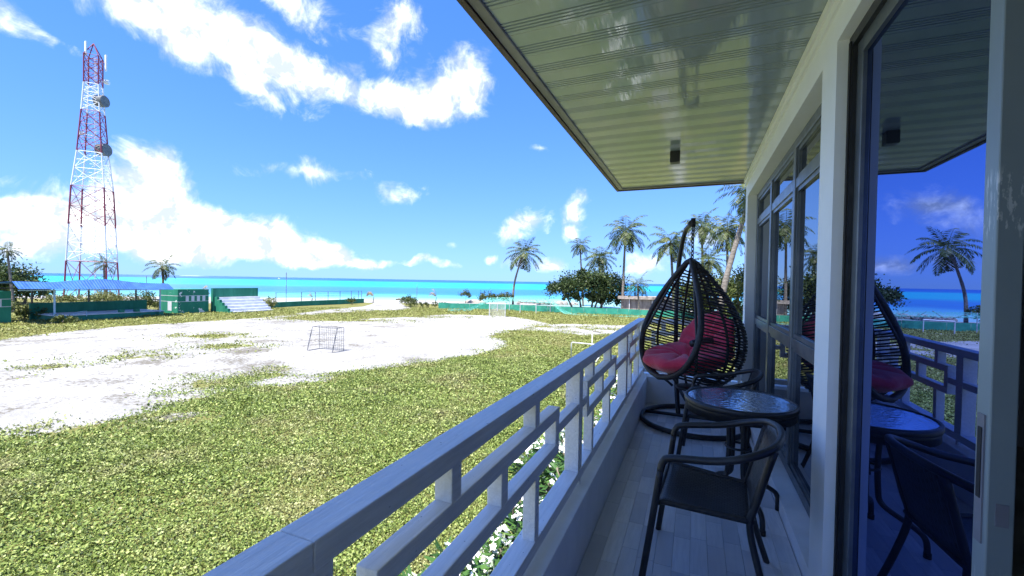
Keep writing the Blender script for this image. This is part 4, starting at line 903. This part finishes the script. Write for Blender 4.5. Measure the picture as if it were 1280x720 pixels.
for lab, x, y, dist, bl_, n_, sz, mt, sd_ in (
    ('tall leafy tree filling the gap behind the egg chair', 880, 384, 58, [(-1.5, 0, 3.2, 2.4, 2, 2.2), (1.5, 0, 3.8, 2.4, 2, 2.4), (.2, 0, 1.6, 3, 1.6, 1.5)], 6000, .34, 'olive_leaf', 33),
    ('leafy tree against the far corner of the house wall', 922, 384, 52, [(0, 0, 3.4, 2.2, 2, 3.2), (2.4, 0, 5.0, 2.2, 2, 3.0), (.5, 0, 1.4, 2.6, 1.6, 1.4)], 6000, .32, 'olive_leaf', 34)):
    bush(lab, gpt(x, y, dist), bl_, n_, sz, mt, sd_, 'garden_tree', 'tree', None, 2)
for lab, x, y, dist, bl_, n_, sz, mt, sd_ in (
    ('round green shrub at the beach gap', 511, 384, 76, [(0, 0, .9, 1.5, 1.2, 1.0)], 1500, .2, 'olive_leaf', 41), ('low creeping shrub trailing right from the round shrub', 535, 385, 74, [(-1.5, 0, .45, 2, 1, .55), (1.8, 0, .4, 2.4, 1, .5), (4.6, 0, .3, 2, .8, .4)], 2200, .18, 'olive_leaf', 42),
    ('small rounded sapling on the beach beyond the green fence', 582, 379, 92, [(0, 0, 1.6, 1.1, .9, .9)], 700, .25, 'olive_leaf', 43), ('pale green beach shrub left of the leaning palm', 615, 378, 90, [(-1, 0, 1.2, 1.8, 1.4, 1.3), (1.4, 0, 1.1, 1.8, 1.3, 1.1), (3.3, 0, 1.3, 1.0, .9, 1.2)], 2600, .27, 'olive_leaf', 44),
    ('scrubby bush behind the stage under the blue roof', 95, 381, 62, [(-2, 0, .9, 2, 1.2, 1), (1, 0, .8, 2, 1.2, .9)], 1600, .25, 'scrub_leaf', 45), ('dense yellowish bush behind the stage rear wall', 132, 379, 62, [(0, 0, 1.0, 2.8, 1.5, 1.2)], 1900, .25, 'scrub_leaf', 46),
    ('tangled bush between the stage and the chequered block', 178, 383, 58, [(0, 0, 1.1, 1.9, 1.4, 1.4), (1, 0, .6, 1.6, 1.2, .8)], 1800, .22, 'olive_leaf', 47), ('leafy creeper in front of the stage beside its left post', 30, 395, 44, [(-1, 0, .8, 1.6, 1.0, .9), (1, 0, .5, 1.5, .8, .6)], 1500, .2, 'olive_leaf', 48),
    ('low weedy shrub growing before the stage steps', 78, 400, 41, [(0, 0, .3, 1.2, .6, .45)], 700, .16, 'olive_leaf', 49), ('small shrub spilling over the low wall end', 440, 379, 79, [(0, 0, .7, .8, .6, .7)], 500, .18, 'olive_leaf', 50), ('rough shrub beside the spectator stand steps', 337, 380, 66, [(0, 0, .8, 1.0, .8, 1.0)], 700, .2, 'scrub_leaf', 51), ('green garden shrub low beside the house wall beyond the balcony end', 922, 388, 30, [(0, 0, .8, 1.5, 1.2, 1.3)], 1500, .2, 'olive_leaf', 52)):
    bush(lab, gpt(x, y, dist), bl_, n_, sz, mt, sd_)

# white flowering frangipani shrubs under the balcony
def frangipani(label, loc, h, seed):
    g = np.random.default_rng(seed); th = thing('frangipani_shrub', label, 'shrub', (loc[0], loc[1], GZ), 0, 'flowering shrubs along the balcony')
    P, Dv, S, Lg, Wd, V = [], [], [], [], [], []; fP, fD, fS, fL, fW = [], [], [], [], []; stems = MB()
    for b in range(17):
        a_ = g.uniform(0, 6.28); rr = .62 * math.sqrt(g.uniform(0, 1)); tip = np.array([rr * math.cos(a_), rr * math.sin(a_), h * g.uniform(.62, 1.0) * (1 - .25 * rr)])
        stems.tube(catmull([(0, 0, -.1), (tip[0] * .3, tip[1] * .3, tip[2] * .5), tuple(tip)], 4), [.028] * 5 + [.018] * 4, 5)
        for ring in range(2):
            for k in range(11):
                az = 2.4 * k + ring + g.uniform(-.2, .2); el = g.uniform(-.25, .75) - .25 * ring; d = np.array([math.cos(az) * math.cos(el), math.sin(az) * math.cos(el), math.sin(el)])
                P.append(tip - np.array([0, 0, .05 + .12 * ring])); Dv.append(d); s = np.cross(d, [0, 0, 1]) + .25 * g.normal(size=3); S.append(s / np.linalg.norm(s)); Lg.append(g.uniform(.2, .33)); Wd.append(g.uniform(.045, .07)); V.append(np.clip(g.normal(.45, .25), 0, 1))
        if g.random() < .6:
            for f in range(g.integers(5, 11)):
                c_ = tip + np.array([0, 0, .10]) + g.normal(size=3) * [.075, .075, .04]; up_ = unit((np.array([[c_[0] - tip[0], c_[1] - tip[1], .09]]) + .03 * g.normal(size=(1, 3))))[0]
                t1 = np.cross(up_, [1, 0, .2]); t1 /= np.linalg.norm(t1); t2 = np.cross(up_, t1)
                for k in range(5):
                    an = k * 1.257; d = t1 * math.cos(an) + t2 * math.sin(an); s = -t1 * math.sin(an) + t2 * math.cos(an); fP.append(c_); fD.append(unit((d + up_ * .35)[None])[0]); fS.append(s); fL.append(.052); fW.append(.042)
    leaf_mesh('foliage', np.array(P), np.array(Dv), np.array(S), np.array(Lg), np.array(Wd), 'frangipani_leaf', th, np.array(V), None, .06)
    leaf_mesh('flowers', np.array(fP), np.array(fD), np.array(fS), np.array(fL), np.array(fW), 'petal', th, np.ones(len(fP)), None, .1)['kind'] = 'stuff'
    stems.build('stems', 'bark', th, True)
ys = [2.3, 3.3, 4.3, 5.35, 6.5, 7.8, 9.2, 10.8, 12.5]
for i, y_ in enumerate(ys):
    frangipani('white flowered frangipani shrub with long narrow leaves under the balcony railing', (-1.75 + .2 * math.sin(i * 2.2), y_ + .15 * math.cos(i * 3.1)), 1.95 + .2 * math.sin(i * 1.7), 60 + i)
    if i < 7: frangipani('white flowered frangipani shrub with long narrow leaves under the balcony railing', (-2.6 + .2 * math.cos(i * 1.9), y_ + .6), 1.45 + .2 * math.sin(i * 2.7), 80 + i)

# ------------------------------------------------------------------ shore details
bw_t = thing('rock_breakwater', 'grey rock heap along the beach behind the training net', 'rocks', (gpt(680, 376, 100).x, gpt(680, 376, 100).y, GZ - .3))
rv = MB(); rv.lathe([(.01, -.5), (.6, -.35), (.8, .05), (.5, .42), (.01, .5)], 7)
rk_me = None
for i in range(70):
    x = rnd.uniform(645, 722); p_ = gpt(x, 376, 100 + rnd.uniform(-1.5, 1.5))
    if rk_me is None: o = rv.build('rock', 'rock', bw_t); rk_me = o.data
    else: o = link('rock', rk_me, bw_t)
    o.location = Vector((p_.x, p_.y, p_.z + .15 + rnd.uniform(0, .35))) - bw_t.location; o.rotation_euler = (rnd.random() * 3, rnd.random() * 3, rnd.random() * 6); o.scale = (rnd.uniform(.5, 1.1), rnd.uniform(.5, 1), rnd.uniform(.4, .8))
ub = thing('upturned_boat', 'weathered upturned boat hull on the beach beside the pale green shrub', 'boat', gpt(594, 377.5, 93))
rows = []
for i in range(11):
    u = i / 10 * 2 - 1; w_b = .8 * (1 - abs(u) ** 2.4) + .03; rows.append([(u * 2.6, w_b * math.cos(a_), .75 * (1 - .5 * u * u) * math.sin(a_)) for a_ in np.linspace(0, math.pi, 9)])
MB().grid(rows).build('hull', 'thatch', ub, True); MB().box(-2.4, 2.4, -.04, .04, .35, .45).build('keel', 'old_wood', ub)
bo = thing('motor_boat', 'tiny white boat far out on the lagoon', 'boat', onz(348.5, 348.6, SEA))
MB().hexa([(-4, -1, -.2), (4.5, -.4, -.2), (-4, 1, -.2), (4.5, .4, -.2), (-4, -1.4, 1.2), (6, 0, 1.5), (-4, 1.4, 1.2), (6, .1, 1.5)]).build('hull', 'boat_white', bo); MB().box(-2, 1.5, -1, 1, 1.2, 3).build('cabin', 'boat_white', bo)
lg_ = MB().tube([(-.9, 0, .15), (0, .05, .3), (.9, .1, .2)], [.18, .24, .12], 7).build('driftwood_log', 'bark', None, True); p_ = gpt(499, 373.5, 100); lg_.location = p_; tag(lg_, 'dark driftwood log on the beach near the round shrub', 'log')
